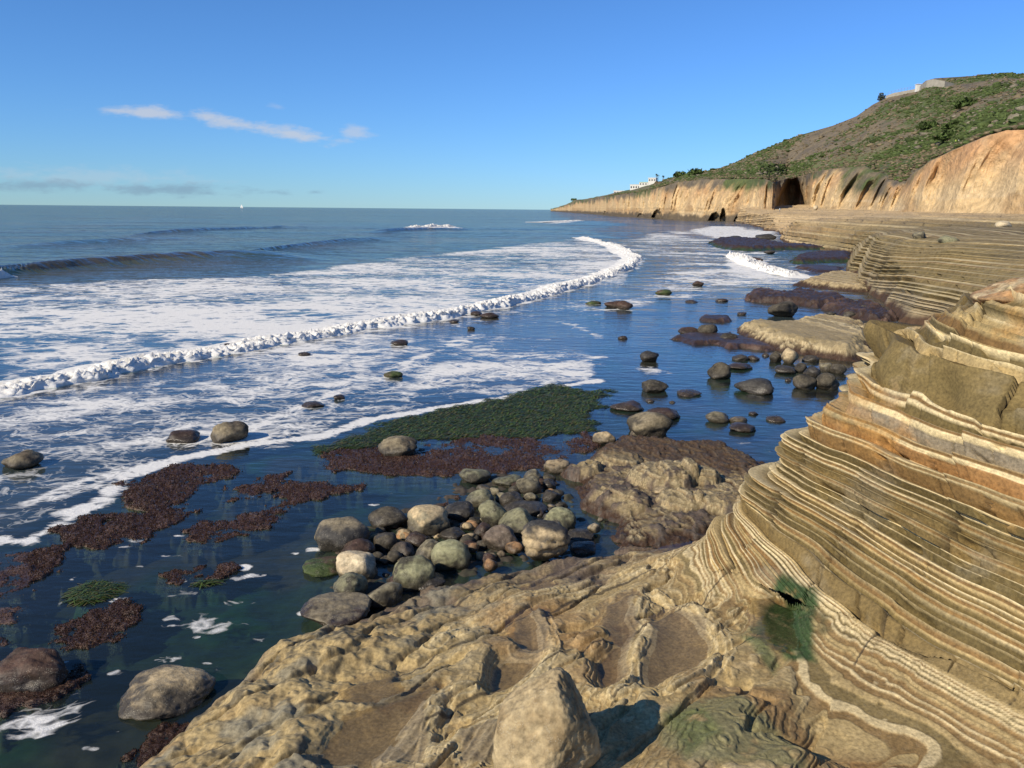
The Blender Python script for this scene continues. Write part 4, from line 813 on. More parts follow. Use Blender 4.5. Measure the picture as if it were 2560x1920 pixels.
def build_far():
    u = np.concatenate([np.arange(549, 1030, .62), np.arange(1030, 1330, 3)]); az = np.arctan((u - 512) / 829.0 * math.cos(PITCH)); K = len(az)
    cv = [tuple(np.interp(az, c[0], c[j]) for j in (1, 2)) for c in (C_base, C_top, C_flat, C_ridge)]
    tc_ = np.linspace(0, 1, 64); rows_r, rows_z, kind, tt = [], [], [], []
    (r0, z0), (r1, z1), (r2, z2), (r3, z3) = cv; e_ = fbm(az * r1 * .09, az * 0, 351, 1.0, 4); r1 = r1 + 5 * e_; z1 = z1 + 1.3 * fbm(az * r1 * .12, az * 0, 352, 1.0, 4) * ss(560, 600, u * 1.0)
    rows_r.append(r0 - 2); rows_z.append(z0 * 0 - 3); kind.append(0); tt.append(0)
    for t in tc_:
        f = t ** 1.25; rows_r.append(r0 + (r1 - r0) * (t * .55 + .45 * t ** 3)); rows_z.append(z0 + (z1 - z0) * t); kind.append(1); tt.append(t)
    for t in np.linspace(0, 1, 22)[1:]: rows_r.append(r1 + (r2 - r1) * t); rows_z.append(z1 + (z2 - z1) * t); kind.append(2); tt.append(t)
    for t in np.linspace(0, 1, 130)[1:]: rows_r.append(r2 + (r3 - r2) * t); rows_z.append(z2 + (z3 - z2) * t); kind.append(3); tt.append(t)
    for dr, dz in ((30, -4), (150, -60)): rows_r.append(r3 + dr); rows_z.append(z3 + dz); kind.append(4); tt.append(1)
    R = np.array(rows_r, np.float32); Z = np.array(rows_z, np.float32); kd = np.array(kind)[:, None] * np.ones((1, K), int); T = np.array(tt)[:, None] * np.ones((1, K))
    A = az[None] * np.ones((len(R), 1)); x, y = (R * np.sin(A)).astype(np.float32), (R * np.cos(A)).astype(np.float32)
    arc = (A * 1500).astype(np.float32); rel = np.clip(R / 400, .4, 3)
    # gullies and buttresses on the bluff, notches at its foot
    cl = (kd == 1); gul = np.abs(fbm(x, y, 310, .045, 3)) * 22 + 3.0 * fbm(x, y, Z * .5, .22, 3) + 1.2 * np.abs(fbm(x, y, Z * .15 + 3, .8, 2))
    gul = gul + 2.2 * np.abs(fbm(A * R * .16, Z * .03, 331, 1.0, 3)) + .9 * np.abs(fbm(A * R * .7, Z * .08, 332, 1.0, 2)); edge_f = np.where(cl, np.sin(np.pi * np.clip(T, 0, 1)) ** .7 * .8 + .12, 0); near_r = ss(300, 230, R)
    push = gul * edge_f * (1 - .35 * near_r) - 1.5 * edge_f
    lay = .5 * np.sin(Z * 2.6 + 2 * fbm(x, y, 311, .02, 2)) * edge_f * ss(9, 4, Z); push = push + lay
    for a_, w_, zc, dep in ((1708, 33, 23, 26), (1420, 11, 5.2, 14), (1545, 13, 4.0, 12), (1562, 6, 6.5, 14), (1600, 12, 4.5, 12), (1385, 8, 2.5, 8), (1308, 4, 4, 10), (1625, 5, 4.0, 8)):
        d_ = ray(a_ * K2, 460 * K2); ac = math.atan2(d_[0], d_[1]); ww = w_ * K2 / FPX
        m = ss(1.15, .8, np.abs(A - ac) / ww + .25 * fbm(x, y, 312, .3, 2)) * ss(1.0, .75, (Z + 1.0 * fbm(x, y, 313, .2, 2)) / (zc * np.clip(1.15 - (np.abs(A - ac) / ww) ** 2, .05, 2))) * (cl | (kd == 0)); push = push + dep * m
    R2 = R + push; Z2 = Z + np.where(kd == 3, far_noise(x, y, R, T), 0) + np.where(kd == 2, 1.0 * fbm(x, y, 315, .04, 3) * np.sin(np.pi * T), 0) + np.where(kd == 1, edge_f * .8 * fbm(x, y, Z, .15, 2), 0)
    X, Y = R2 * np.sin(A), R2 * np.cos(A)
    # colour
    n1 = fbm(x, y, Z * .6, .03, 4); n2 = fbm(x, y, Z * 1.0, .12, 3)
    c = mix(np.array((.52, .375, .20)) * np.ones(x.shape + (3,)), np.array((.43, .29, .145)), ss(-.1, .4, n1))
    c = mix(c, np.array((.46, .25, .115)), ss(.35, .9, T) * ss(330, 240, R) * .75); c = mix(c, np.array((.50, .38, .22)), ss(.05, .4, n2) * .5); c = mix(c, np.array((.42, .23, .12)), ss(.8, 1, T) * ss(-.2, .3, n1) * .5)
    sd = fbm(A * R * .12, Z * .25, 341, 1.0, 3); c = mix(c, np.array((.52, .40, .24)), ss(.05, .3, sd) * ss(.55, .1, T) * .8 * (kd == 1)); c = mix(c, np.array((.26, .15, .07)), ss(.12, .3, fbm(A * R * .35, Z * .10, 342, 1.0, 3)) * .4 * (kd == 1)); c = mix(c, np.array((.43, .20, .085)), ss(-.1, .25, fbm(x, y, Z * .2 + 9, .04, 3)) * ss(.35, .8, T) * .35 * (kd == 1))
    ban = .5 + .5 * np.sin(Z * 3.0 + 3 * fbm(x, y, 320, .03, 2)); c = mix(c, c * .72, (ban ** 2) * ss(10, 5, Z + 2 * n1) * .8 * (R > 300))
    c = mix(c, np.array((.105, .08, .05)), ss(4.2, 2.0, Z + 3 * n2 + n1) * (A < math.atan2(*ray(1660 * K2, 460 * K2)[:2])))
    scr = mix(np.array((.17, .135, .085)) * np.ones(x.shape + (3,)), np.array((.115, .095, .07)), ss(-.2, .4, n2))
    gm = ss(-.08, .22, fbm(x, y, 330, .013, 4) + .4 * n2 + .35 * ss(.45, .05, T) * (kd == 3)); scr = mix(scr, np.array((.075, .105, .03)), gm * .85)
    scr = mix(scr, np.array((.10, .135, .035)), ss(.18, .02, T + .05 * n2) * (kd == 3) * .75)
    scr = mix(scr, np.array((.36, .25, .13)), ss(.25, .5, n1 + .3 * n2) * .5 * (kd == 2))
    veg = np.where(kd >= 2, 1.0, 0) * 1.0; veg = np.maximum(veg, (kd == 1) * ss(.70, .95, T + .25 * n2 + .2 * n1) * ss(225, 300, R))
    bare = ss(.0, .25, np.abs(A - math.atan2(*ray(1905 * K2, 380 * K2)[:2])) * 10 - .05); veg = np.where(kd == 1, np.maximum(veg, (1 - ss(.28, .42, np.abs(A - math.atan2(*ray(1868 * K2, 390 * K2)[:2])) / .028 * .4)) * ss(.30, .55, T + .2 * n2)), veg)
    c = mix(c, scr, veg)
    V = np.stack([X, Y, Z2], -1).reshape(-1, 3); C = np.clip(c, .01, .7).reshape(-1, 3)
    F = grid_quads(*R.shape); k0 = kd.ravel()[F].max(1)
    tag(obj('bluff', mesh_np('bluff', V, F[k0 <= 2], C), M_FAR), kind='structure'); tag(obj('hill', mesh_np('hill', V, F[k0 > 2], C), M_FAR), kind='structure')
build_far()

# ------------------------------------------------------------------ loose rocks, one object each
def ico(sub):
    bm = bmesh.new(); bmesh.ops.create_icosphere(bm, subdivisions=sub, radius=1.0); bm.verts.ensure_lookup_table()
    V = np.array([v.co[:] for v in bm.verts], np.float32); F = np.array([[v.index for v in f.verts] for f in bm.faces], np.int32); bm.free(); return V / np.linalg.norm(V, axis=1)[:, None], F
ICO = {k: ico(k) for k in (3, 4, 5, 6)}
RC = {'olive': ((.215, .205, .12), (.13, .125, .08)), 'green': ((.27, .265, .15), (.15, .145, .085)), 'grey': ((.24, .21, .135), (.11, .095, .06)), 'dark': ((.072, .061, .042), (.024, .021, .017)), 'black': ((.045, .042, .038), (.022, .02, .018)),
      'tan': ((.40, .31, .18), (.26, .19, .11)), 'red': ((.068, .038, .026), (.03, .019, .014)), 'orange': ((.38, .22, .10), (.25, .14, .07)), 'barn': ((.20, .165, .105), (.07, .05, .035)), 'purple': ((.17, .13, .095), (.085, .065, .05)),
      'pale': ((.52, .43, .28), (.40, .31, .19)), 'weed': ((.05, .07, .02), (.07, .04, .028)), 'big': ((.34, .265, .15), (.20, .145, .075))}
def rock_mesh(name, size, colour, seed, ang=.5, sub=4, z0=0.0, patch=None, band=False, smooth=.17, taper=0.0, lean=0.0):
    V, F = ICO[sub]; r = np.random.RandomState(seed); rad = np.ones(len(V), np.float32)
    for _ in range(int(6 + 10 * ang)):
        n = r.normal(size=3); n /= np.linalg.norm(n); h = r.uniform(.64, .93); dd = V @ n; cut = h / np.maximum(dd, 1e-3); rad = np.where(dd > .2, -np.log(np.exp(-14 * rad) + np.exp(-14 * np.minimum(cut, 3))) / 14, rad)
    sx, sy, sz = r.uniform(0, 50, 3)
    rad = rad + smooth * fbm(V[:, 0] + sx, V[:, 1] + sy, V[:, 2] + sz, 1.1, 4, .5) + .045 * fbm(V[:, 0] + sy, V[:, 1] + sz, V[:, 2] + sx, 5, 3, .6)
    P = V * rad[:, None]; lo, hi = P.min(0), P.max(0); P = (P - (lo + hi) / 2) / ((hi - lo) / 2)
    P[:, :2] *= (1 - taper * P[:, 2:3]); P[:, 0] += lean * P[:, 2]; P[:, 0] /= np.abs(P[:, 0]).max(); P = P * np.array(size) / 2; yaw = r.uniform(-.35, .35); P = P @ np.array([[math.cos(yaw), math.sin(yaw), 0], [-math.sin(yaw), math.cos(yaw), 0], [0, 0, 1]])
    if band: P[:, :2] *= (1 + .06 * np.sin(P[:, 2] / size[2] * 26 + 1.5 * fbm(P[:, 0], P[:, 1], 3, 2, 2)))[:, None]
    a, b = (np.array(c) * (.92 if colour in ('olive', 'green', 'grey', 'purple', 'barn') else 1.0) for c in RC[colour]); s_ = 2.2 / max(size[0], .2)
    X, Y, Z = P[:, 0] * s_ + sx, P[:, 1] * s_ + sy, P[:, 2] * s_ + sz; n1 = fbm(X, Y, Z, .8, 4, .55); n2 = fbm(X, Y, Z, 4, 3, .6)
    c = mix(a * np.ones((len(P), 3)), b, ss(-.15, .4, n1 + .3 * n2))
    if band: c = mix(c, np.array((.11, .085, .05)), (.5 + .5 * np.sin(P[:, 2] / size[2] * 30 + 2 * n1)) ** 2 * .6)
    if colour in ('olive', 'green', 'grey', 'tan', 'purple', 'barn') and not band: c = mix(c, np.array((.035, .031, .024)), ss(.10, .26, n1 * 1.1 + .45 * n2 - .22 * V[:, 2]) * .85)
    if patch: c = mix(c, np.array(RC[patch][0]), ss(.0, .28, n1 * .8 + .35 * n2 + .5 * V[:, 2] - .15))
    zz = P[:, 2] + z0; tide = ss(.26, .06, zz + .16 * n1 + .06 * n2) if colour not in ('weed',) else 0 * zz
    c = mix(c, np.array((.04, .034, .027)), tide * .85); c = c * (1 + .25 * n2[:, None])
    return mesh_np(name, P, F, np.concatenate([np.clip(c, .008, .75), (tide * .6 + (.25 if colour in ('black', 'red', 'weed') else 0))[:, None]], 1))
CROPS = {7: (740, 1000, 1.8433), 2: (1660, 480, 2.4578), 1: (1000, 480, 1.8433), 0: (0, 480, 1.8433), 8: (0, 1080, 1.9756), 5: (1000, 1300, 2.676)}
def rock(name, crop, x0, y0, x1, y1, colour, label, ang=.45, zg=-.05, group=None, cat='boulder', depth=.95, **kw):
    ox, oy, k = CROPS[crop]; X0, X1, Y0, Y1 = ox + x0 / k, ox + x1 / k, oy + y0 / k, oy + y1 / k
    cx, cy = (X0 + X1) / 2, (Y0 + Y1) / 2; p = unp(cx, cy, zg + .1, 1.0)
    for _ in range(4):
        D = np.linalg.norm(p - [0, 0, EYE]); w = (X1 - X0) / FPX * D; hp = (Y1 - Y0) / FPX * D * 1.06; w *= 1.06; phi = math.asin((EYE - p[2]) / D); dp = min(w * depth, 1.6 * hp / max(.12, math.sin(phi)))
        q = max(hp * hp - (dp * math.sin(phi)) ** 2, (.5 * hp) ** 2); H = min(max(math.sqrt(q) / math.cos(phi), .28 * w), 1.15 * w) * 1.04
        p = unp(cx, cy, zg + H * .42, 1.0)
    sub = 3 if (X1 - X0) < 48 else (4 if (X1 - X0) < 130 else 5)
    seed = int(x0 * 7 + y0 * 13 + crop * 101) % 99991
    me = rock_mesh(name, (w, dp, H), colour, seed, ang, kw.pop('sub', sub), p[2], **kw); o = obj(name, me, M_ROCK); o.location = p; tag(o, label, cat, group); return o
G1 = 'rounded boulders heaped at the edge of the shelf'
for a in [
    (757, 315, 897, 392, 'olive', 'grey-green boulder at the far left end of the heap, beside the red algae mat', .4), (907, 343, 1040, 408, 'green', 'pale green flat-topped boulder at the back of the heap', .5),
    (1048, 325, 1145, 395, 'grey', 'small grey boulder at the very back of the heap, behind the blue-grey one', .4), (1015, 355, 1130, 438, 'grey', 'blue-grey smooth boulder at the back right of the heap', .3),
    (1145, 275, 1265, 342, 'tan', 'pale tan boulder alone beside the tip of the crusted platform', .35), (830, 388, 905, 430, 'grey', 'small grey boulder half hidden behind an olive one on the left back', .4),
    (790, 410, 915, 498, 'olive', 'olive boulder leaning at the left back of the heap above the pool', .55), (940, 425, 1045, 497, 'dark', 'dark charcoal boulder in the middle back of the heap', .6),
    (845, 465, 970, 592, 'olive', 'tall smooth olive-grey boulder in the centre of the heap', .4), (937, 508, 1105, 625, 'olive', 'large olive and rust domed boulder at the centre of the heap', .3),
    (1130, 503, 1285, 604, 'green', 'pale green cracked boulder right of centre, behind the banded cap rock', .6), (865, 588, 1020, 704, 'purple', 'grey-purple boulder left of the banded cap rock', .5),
    (665, 590, 780, 658, 'dark', 'dark grey low boulder behind the two pale ones', .5), (690, 475, 815, 562, 'black', 'black wet boulder between the large tan-grey one and the centre', .5),
    (340, 493, 512, 598, 'dark', 'dark boulder with a pale top at the left back, beside the pool', .4), 
    (215, 643, 360, 748, 'red', 'red-brown wet boulder behind the pale angular stone', .6), (355, 612, 465, 698, 'dark', 'dark angular boulder with a lit pale face near the left front', .8),
    (440, 655, 550, 728, 'purple', 'flat brown stone between the dark angular boulder and pale boulder', .4), (548, 650, 665, 758, 'grey', 'pale grey boulder tucked left of the light green one', .4),
    (632, 652, 800, 784, 'green', 'large light green boulder with a bright sunlit left face', .6), (450, 728, 635, 868, 'green', 'green-grey boulder with dark mottled flanks at the front of the heap', .5),
    (175, 800, 320, 925, 'olive', 'olive boulder below the pale angular stone, at the water edge', .5), (325, 840, 480, 955, 'grey', 'barnacle-crusted grey boulder at the front of the heap against the shelf', .35),
    (525, 795, 680, 878, 'black', 'black slab wedged between the green-grey boulder and the shelf', .7), (1250, 595, 1370, 655, 'black', 'black slab in shade right of the banded cap rock, upper one', .6),
    (1265, 650, 1380, 710, 'red', 'brown block in shade right of the banded cap rock, lower one', .7), (1130, 415, 1225, 474, 'dark', 'dark boulder on the right back beside the crusted platform', .5),
    (820, 570, 895, 642, 'red', 'dark red stone at the left foot of the tall olive boulder', .5), (505, 610, 610, 688, 'red', 'dark red boulder below the large tan-grey one', .5),
    (745, 565, 800, 606, 'red', 'small red-brown stone above the light green boulder', .5), (1140, 365, 1200, 418, 'black', 'small black stone in the gap at the right back', .4),
    (960, 470, 1150, 540, 'dark', 'low dark slab lying behind the large olive and rust boulder', .6), (1085, 500, 1150, 545, 'red', 'small brown stone left of the pale green cracked boulder', .6),
    (680, 690, 760, 740, 'black', 'small black stone behind the large light green boulder', .5)]:
    rock('boulder', 7, *a[:6], ang=a[6], group=G1)
rock('boulder', 7, 520, 492, 705, 624, 'grey', 'large tan-grey domed boulder at the left back of the heap', .35, group=G1, patch='tan')
rock('boulder', 7, 100, 545, 330, 694, 'black', 'big black boulder with a pale barnacle patch at the far left of the heap', .5, group=G1, patch='barn')
rock('boulder', 7, 190, 708, 370, 834, 'pale', 'bright pale angular stone at the left front of the heap', 1.0, group=G1, sub=4)
rock('boulder', 7, 40, 915, 330, 1035, 'red', 'broad brown flat boulder with a tan nose where the shelf meets the pool', .5, group=G1, patch='barn')
rock('boulder', 7, 40, 725, 230, 812, 'weed', 'low boulder draped in green weed left of the pale angular stone', .4, group=G1)
rock('boulder', 7, 1050, 570, 1255, 735, 'tan', 'banded tan cap rock with a dark top at the right of the heap', .3, zg=.05, group=G1, patch='black', band=True)
G2 = 'small stones among the boulders'
for j, a in enumerate([(790, 655, 845, 698, 'orange', 'small orange-tan stone right of the light green boulder'), (862, 735, 925, 792, 'orange', 'rust-tan stone lying on the shelf edge below the grey-purple boulder'), (965, 655, 1045, 712, 'orange', 'brown-orange stone between the grey-purple boulder and the banded cap rock'),
          (885, 705, 925, 730, 'pale', 'tiny pale pebble behind the rust-tan stone'), (925, 695, 965, 725, 'tan', 'tiny tan pebble left of the brown-orange stone'), (1345, 570, 1405, 612, 'pale', 'cream stone at the right end of the gravel by the platform'),
          (1160, 480, 1195, 500, 'pale', 'tiny cream pebble near the pale green cracked boulder'), (1210, 470, 1245, 492, 'tan', 'tiny tan pebble above the pale green cracked boulder'), (1390, 540, 1418, 562, 'pale', 'tiny bright pebble against the side of the platform'), (470, 728, 520, 752, 'pale', 'small pale pebble in front of the flat brown stone'),
          (380, 718, 430, 742, 'tan', 'small tan pebble right of the pale angular stone'), (690, 330, 700, 336, 'pale', None)]):
    if a[5]: rock('stone', 7, *a[:6], ang=.7, zg=.02, group=G2, cat='stone', sub=3)
heap = U(c7([(190, 700), (330, 560), (520, 530), (760, 480), (900, 430), (1000, 380), (1180, 360), (1250, 480), (1270, 600), (1050, 700), (900, 760), (700, 800), (480, 870), (340, 880)]))[:, :2]
rgc = random.Random(4); nco = 0; protos = {}
while nco < 80:
    X_, Y_ = rgc.uniform(heap[:, 0].min(), heap[:, 0].max()), rgc.uniform(heap[:, 1].min(), heap[:, 1].max())
    if sdf(np.array([X_], np.float32), np.array([Y_], np.float32), heap, .5)[0] < 0: continue
    k_ = (rgc.choice(['dark', 'dark', 'red', 'black', 'grey', 'orange', 'tan']), rgc.randint(0, 3))
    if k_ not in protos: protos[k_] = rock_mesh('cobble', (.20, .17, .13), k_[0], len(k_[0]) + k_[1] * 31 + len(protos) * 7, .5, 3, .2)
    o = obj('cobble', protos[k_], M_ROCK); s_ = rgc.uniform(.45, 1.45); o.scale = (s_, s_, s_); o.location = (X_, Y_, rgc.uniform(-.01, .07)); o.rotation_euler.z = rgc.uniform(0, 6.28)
    tag(o, 'small %s cobble filling the gaps between the heaped boulders' % {'dark': 'dark grey', 'red': 'red-brown', 'black': 'black', 'grey': 'pale grey', 'orange': 'rust-orange', 'tan': 'tan'}[k_[0]], 'stone', 'cobbles between the boulders'); nco += 1
rock('boulder', 7, 1530, 55, 1725, 180, 'dark', 'large dark boulder with a tan lit side standing in the blue pool', .4, patch='barn', zg=-.1)
rock('boulder', 7, 1540, 120, 1622, 175, 'tan', 'small tan boulder resting against the large dark boulder in the pool', .4)
rock('boulder', 7, 1370, 145, 1470, 212, 'tan', 'rounded tan boulder at the far tip of the crusted platform', .35)
rock('boulder', 7, 1645, 403, 1735, 428, 'tan', 'flat tan stone lying on the crusted platform', .4, zg=.15)
rock('boulder', 7, 385, 168, 555, 262, 'barn', 'knobbly barnacle-covered boulder on the red algae mat', .7, smooth=.25)
rock('boulder', 7, 1890, 55, 1995, 108, 'grey', 'grey boulder in the blue pool left of a small tan one', .5); rock('boulder', 7, 2000, 78, 2075, 113, 'tan', 'small tan-grey boulder in the blue pool near the near outcrop', .4)
rock('boulder', 5, 672, 1085, 1300, 1690, 'big', 'biggest tan boulder resting alone on the shelf at the bottom of the view', 1.0, zg=.84, smooth=.05, sub=6, depth=.85, taper=.14, lean=.10)
rock('stone', 5, 645, 1555, 705, 1608, 'grey', 'small grey stone beside the biggest tan boulder', .6, zg=.86, cat='stone')
rock('boulder', 8, 630, 1185, 1010, 1398, 'barn', 'long boulder half coated in dark weed in the green pool below the shelf', .3, zg=-.1, patch='tan')
rock('boulder', 8, 28, 98, 185, 182, 'barn', 'brown knobbly rock standing in the foam at the left edge', .7, smooth=.2); rock('boulder', 8, 838, -6, 975, 56, 'red', 'low dark red rock left of the square weedy rock in the foam', .6)
rock('boulder', 8, 1053, -50, 1215, 52, 'barn', 'square olive weedy rock standing in the foam left of centre', .5, smooth=.18); rock('boulder', 8, -20, 1110, 300, 1320, 'red', 'algae-coated rock at the left edge above the lower foam patch', .6, smooth=.32, zg=-.22, depth=.6)
rock('boulder', 8, 1120, 255, 1200, 330, 'red', 'small dark rock on the left algae mat by the foam edge', .6) if False else None
GSH = 'rocks in the right hand shallows'
for a in [(645, 678, 815, 772, 'dark', 'dark round boulder in front of the large maroon humped reef', .45), (280, 1050, 408, 1155, 'dark', 'dark boulder with a pale lower left face in the blue pool', .6), (445, 1145, 660, 1240, 'black', 'long black boulder with a grey top in the blue pool', .4),
          (423, 1002, 515, 1042, 'dark', 'low dark stone left of a smaller one, below the wide maroon reef', .4), (518, 1005, 585, 1040, 'red', 'small round dark stone right of a larger low one, below the wide reef', .4), (390, 1050, 535, 1097, 'red', 'long flat brown rock just above the water in the blue pool', .3),
          (650, 990, 720, 1052, 'dark', 'dark boulder left of the tan-topped boulder below the pale ledge', .5), (728, 965, 820, 1062, 'tan', 'tan-topped round boulder below the pale banded ledge', .35), (855, 1005, 945, 1048, 'dark', 'low dark boulder right of the tan-topped one', .5),
          (685, 1070, 800, 1122, 'black', 'black low boulder in front of the tan-topped one', .5), (800, 1055, 880, 1112, 'dark', 'dark stone touching the right end of the black low boulder', .5), (800, 1125, 935, 1218, 'dark', 'dark rounded boulder nearest the near outcrop, left of a pair', .4),
          (935, 1115, 1070, 1218, 'dark', 'dark rounded boulder against the near outcrop, right of a pair', .4), (860, 1075, 960, 1142, 'black', 'black boulder behind the pair by the near outcrop', .5), (960, 1055, 1030, 1112, 'grey', 'grey boulder behind the right one of the pair by the outcrop', .5),
          (1025, 1060, 1110, 1122, 'dark', 'dark boulder in the corner between pale ledge and near outcrop', .5), (175, 548, 240, 582, 'red', 'small maroon rock alone in the blue shallows, farthest right', .5), (-15, 600, 45, 636, 'weed', 'small weedy dark rock left of the lone maroon rock', .5),
          (135, 665, 207, 688, 'red', 'small flat maroon rock left of a twin, in mid shallows', .4), (318, 655, 392, 682, 'red', 'small flat maroon rock left of the large humped reef', .4), (345, 868, 440, 922, 'dark', 'grey-brown boulder at the left tip of the pale banded ledge', .5),
          (210, 815, 325, 888, 'dark', 'dark boulder on the wide flat maroon reef', .5), (90, 832, 210, 882, 'red', 'low dark boulder left of another on the wide maroon reef', .5), (452, 738, 505, 762, 'red', 'tiny dark rock left of the dark round boulder', .4),
          (1003, 735, 1055, 762, 'dark', 'small dark rock right of the dark round boulder', .4), (915, 768, 955, 794, 'red', 'tiny maroon rock between the dark round boulder and the pale ledge', .4), (1100, 735, 1170, 778, 'dark', 'dark boulder on the rubble reef below the pale slope', .5),
          (1205, 700, 1260, 740, 'dark', 'second dark boulder on the rubble reef below the pale slope', .5), (745, 1145, 780, 1172, 'red', 'tiny maroon rock left of the pair by the near outcrop', .4), (605, 990, 645, 1017, 'red', 'tiny maroon rock left of the dark boulder beside the tan-topped one', .4),
          (405, 270, 475, 290, 'black', 'black rock in the white water before the rock stack', .4), (565, 262, 680, 290, 'black', 'low black rock right of another before the rock stack', .4), (620, 358, 678, 380, 'black', 'small black rock below the long dark reef', .4), (490, 403, 600, 432, 'weed', 'green weedy rock behind the small right hand breaker', .3)]:
    rock('sea_rock', 2, *a[:6], ang=a[6], group=GSH, cat='rock')
for a in [(1108, 735, 1195, 787, 'black', 'black rock alone in the middle of the blue shallows', .5), (1120, 868, 1232, 927, 'dark', 'dark low rock nearest the green surfgrass tip', .5), (970, 962, 1120, 1014, 'red', 'flat maroon rock right of the surfgrass, left of another', .3),
          (1130, 990, 1290, 1052, 'red', 'flat maroon rock behind the large dark boulder in the pool', .3), (1178, 450, 1250, 478, 'weed', 'weedy rock right of the breaker among the foam streaks', .5), (942, 502, 1030, 540, 'red', 'low maroon rock left of a taller one, right of the breaker', .4),
          (1003, 503, 1072, 548, 'red', 'taller maroon rock touching a low one, right of the breaker', .5), (855, 503, 925, 522, 'weed', 'flat green weedy rock left of the maroon pair', .3), (325, 550, 378, 574, 'red', 'dark rock at the breaker foot, left one of two', .4),
          (370, 556, 455, 585, 'red', 'dark rock at the breaker foot, right one of two', .4), (225, 588, 272, 606, 'red', 'low dark rock below the left one of two at the breaker', .4), (310, 620, 345, 640, 'black', 'tiny dark rock farther shoreward of the two at the breaker', .4), (1005, 662, 1048, 682, 'red', 'tiny maroon rock above the black rock in the middle shallows', .4),
          (1515, 1065, 1635, 1112, 'red', 'flat maroon rock below the small tan-grey boulder in the pool', .2), (1690, 1032, 1770, 1064, 'red', 'flat maroon rock nearest the near outcrop in the pool', .2), (1605, 1012, 1650, 1034, 'red', 'tiny flat maroon rock right of the small tan-grey boulder', .2),
          (1280, 912, 1385, 942, 'red', 'flat thin maroon rock left of the long black boulder', .2), (1130, 952, 1172, 974, 'red', 'tiny flat maroon rock above the large dark boulder', .3), (1240, 962, 1270, 980, 'red', 'tiny round maroon rock above and right of the large dark boulder', .3)]:
    rock('sea_rock', 1, *a[:6], ang=a[6], group=GSH, cat='rock')
GFO = 'rocks awash in the left hand foam'
for a in [(1800, 682, 1880, 712, 'red', 'dark rock in the foam just shoreward of the breaker', .5), (1770, 825, 1855, 860, 'weed', 'green weedy rock in the middle of the foam streaks', .4), (1540, 935, 1588, 964, 'red', 'small round dark rock at the foam edge left of the surfgrass', .4),
          (1395, 968, 1490, 994, 'red', 'low flat dark rock at the foam edge above the square weedy rock', .3), (1375, 738, 1430, 760, 'red', 'small dark rock close under the breaker, near side', .4), (1015, 697, 1080, 716, 'red', 'small dark rock showing in the foam behind the breaker', .3)]:
    rock('sea_rock', 0, *a[:6], ang=a[6], group=GFO, cat='rock')

# ------------------------------------------------------------------ rocks lying on the ledges
def hit_mid(px, py, rmin=26):
    rr = np.arange(rmin, 390, .5); d = ray(px, py); t = rr / math.hypot(d[0], d[1]); X, Y, Zr = d[0] * t, d[1] * t, EYE + d[2] * t
    a, b = lr(X, Y); zt = EYE + rr * MR(a, b); k = np.argmax(zt > Zr); return np.array([X[k], Y[k], zt[k]])
for x0, y0, x1, y1, colr, lab, an in ((2040, 182, 2120, 220, 'pale', 'white boulder on the brown terrace below the right hand bluff', .7), (1535, 248, 1605, 302, 'grey', 'grey boulder on top of the layered ledge, left of a larger one', .5),
                                      (1695, 275, 1805, 332, 'olive', 'large olive boulder on top of the layered ledge, right of a grey one', .4), (1605, 272, 1665, 305, 'tan', 'low tan stone between the two boulders on top of the layered ledge', .5),
                                      (920, 85, 945, 110, 'pale', 'tiny white rock at the foot of the bluff right of the dark recess', .6)):
    p = hit_mid(1660 + (x0 + x1) / 2 / 2.4578, 480 + y1 / 2.4578)
    rock('boulder', 2, x0, y0, x1, y1, colr, lab, an, zg=p[2] - .1)
# rust-orange block crowning the near outcrop
rock('boulder', 2, 1950, 555, 2330, 760, 'orange', 'massive rust-orange block on top of the near outcrop at the right edge', .5, zg=3.62, patch='tan', sub=5, smooth=.08, band=True)

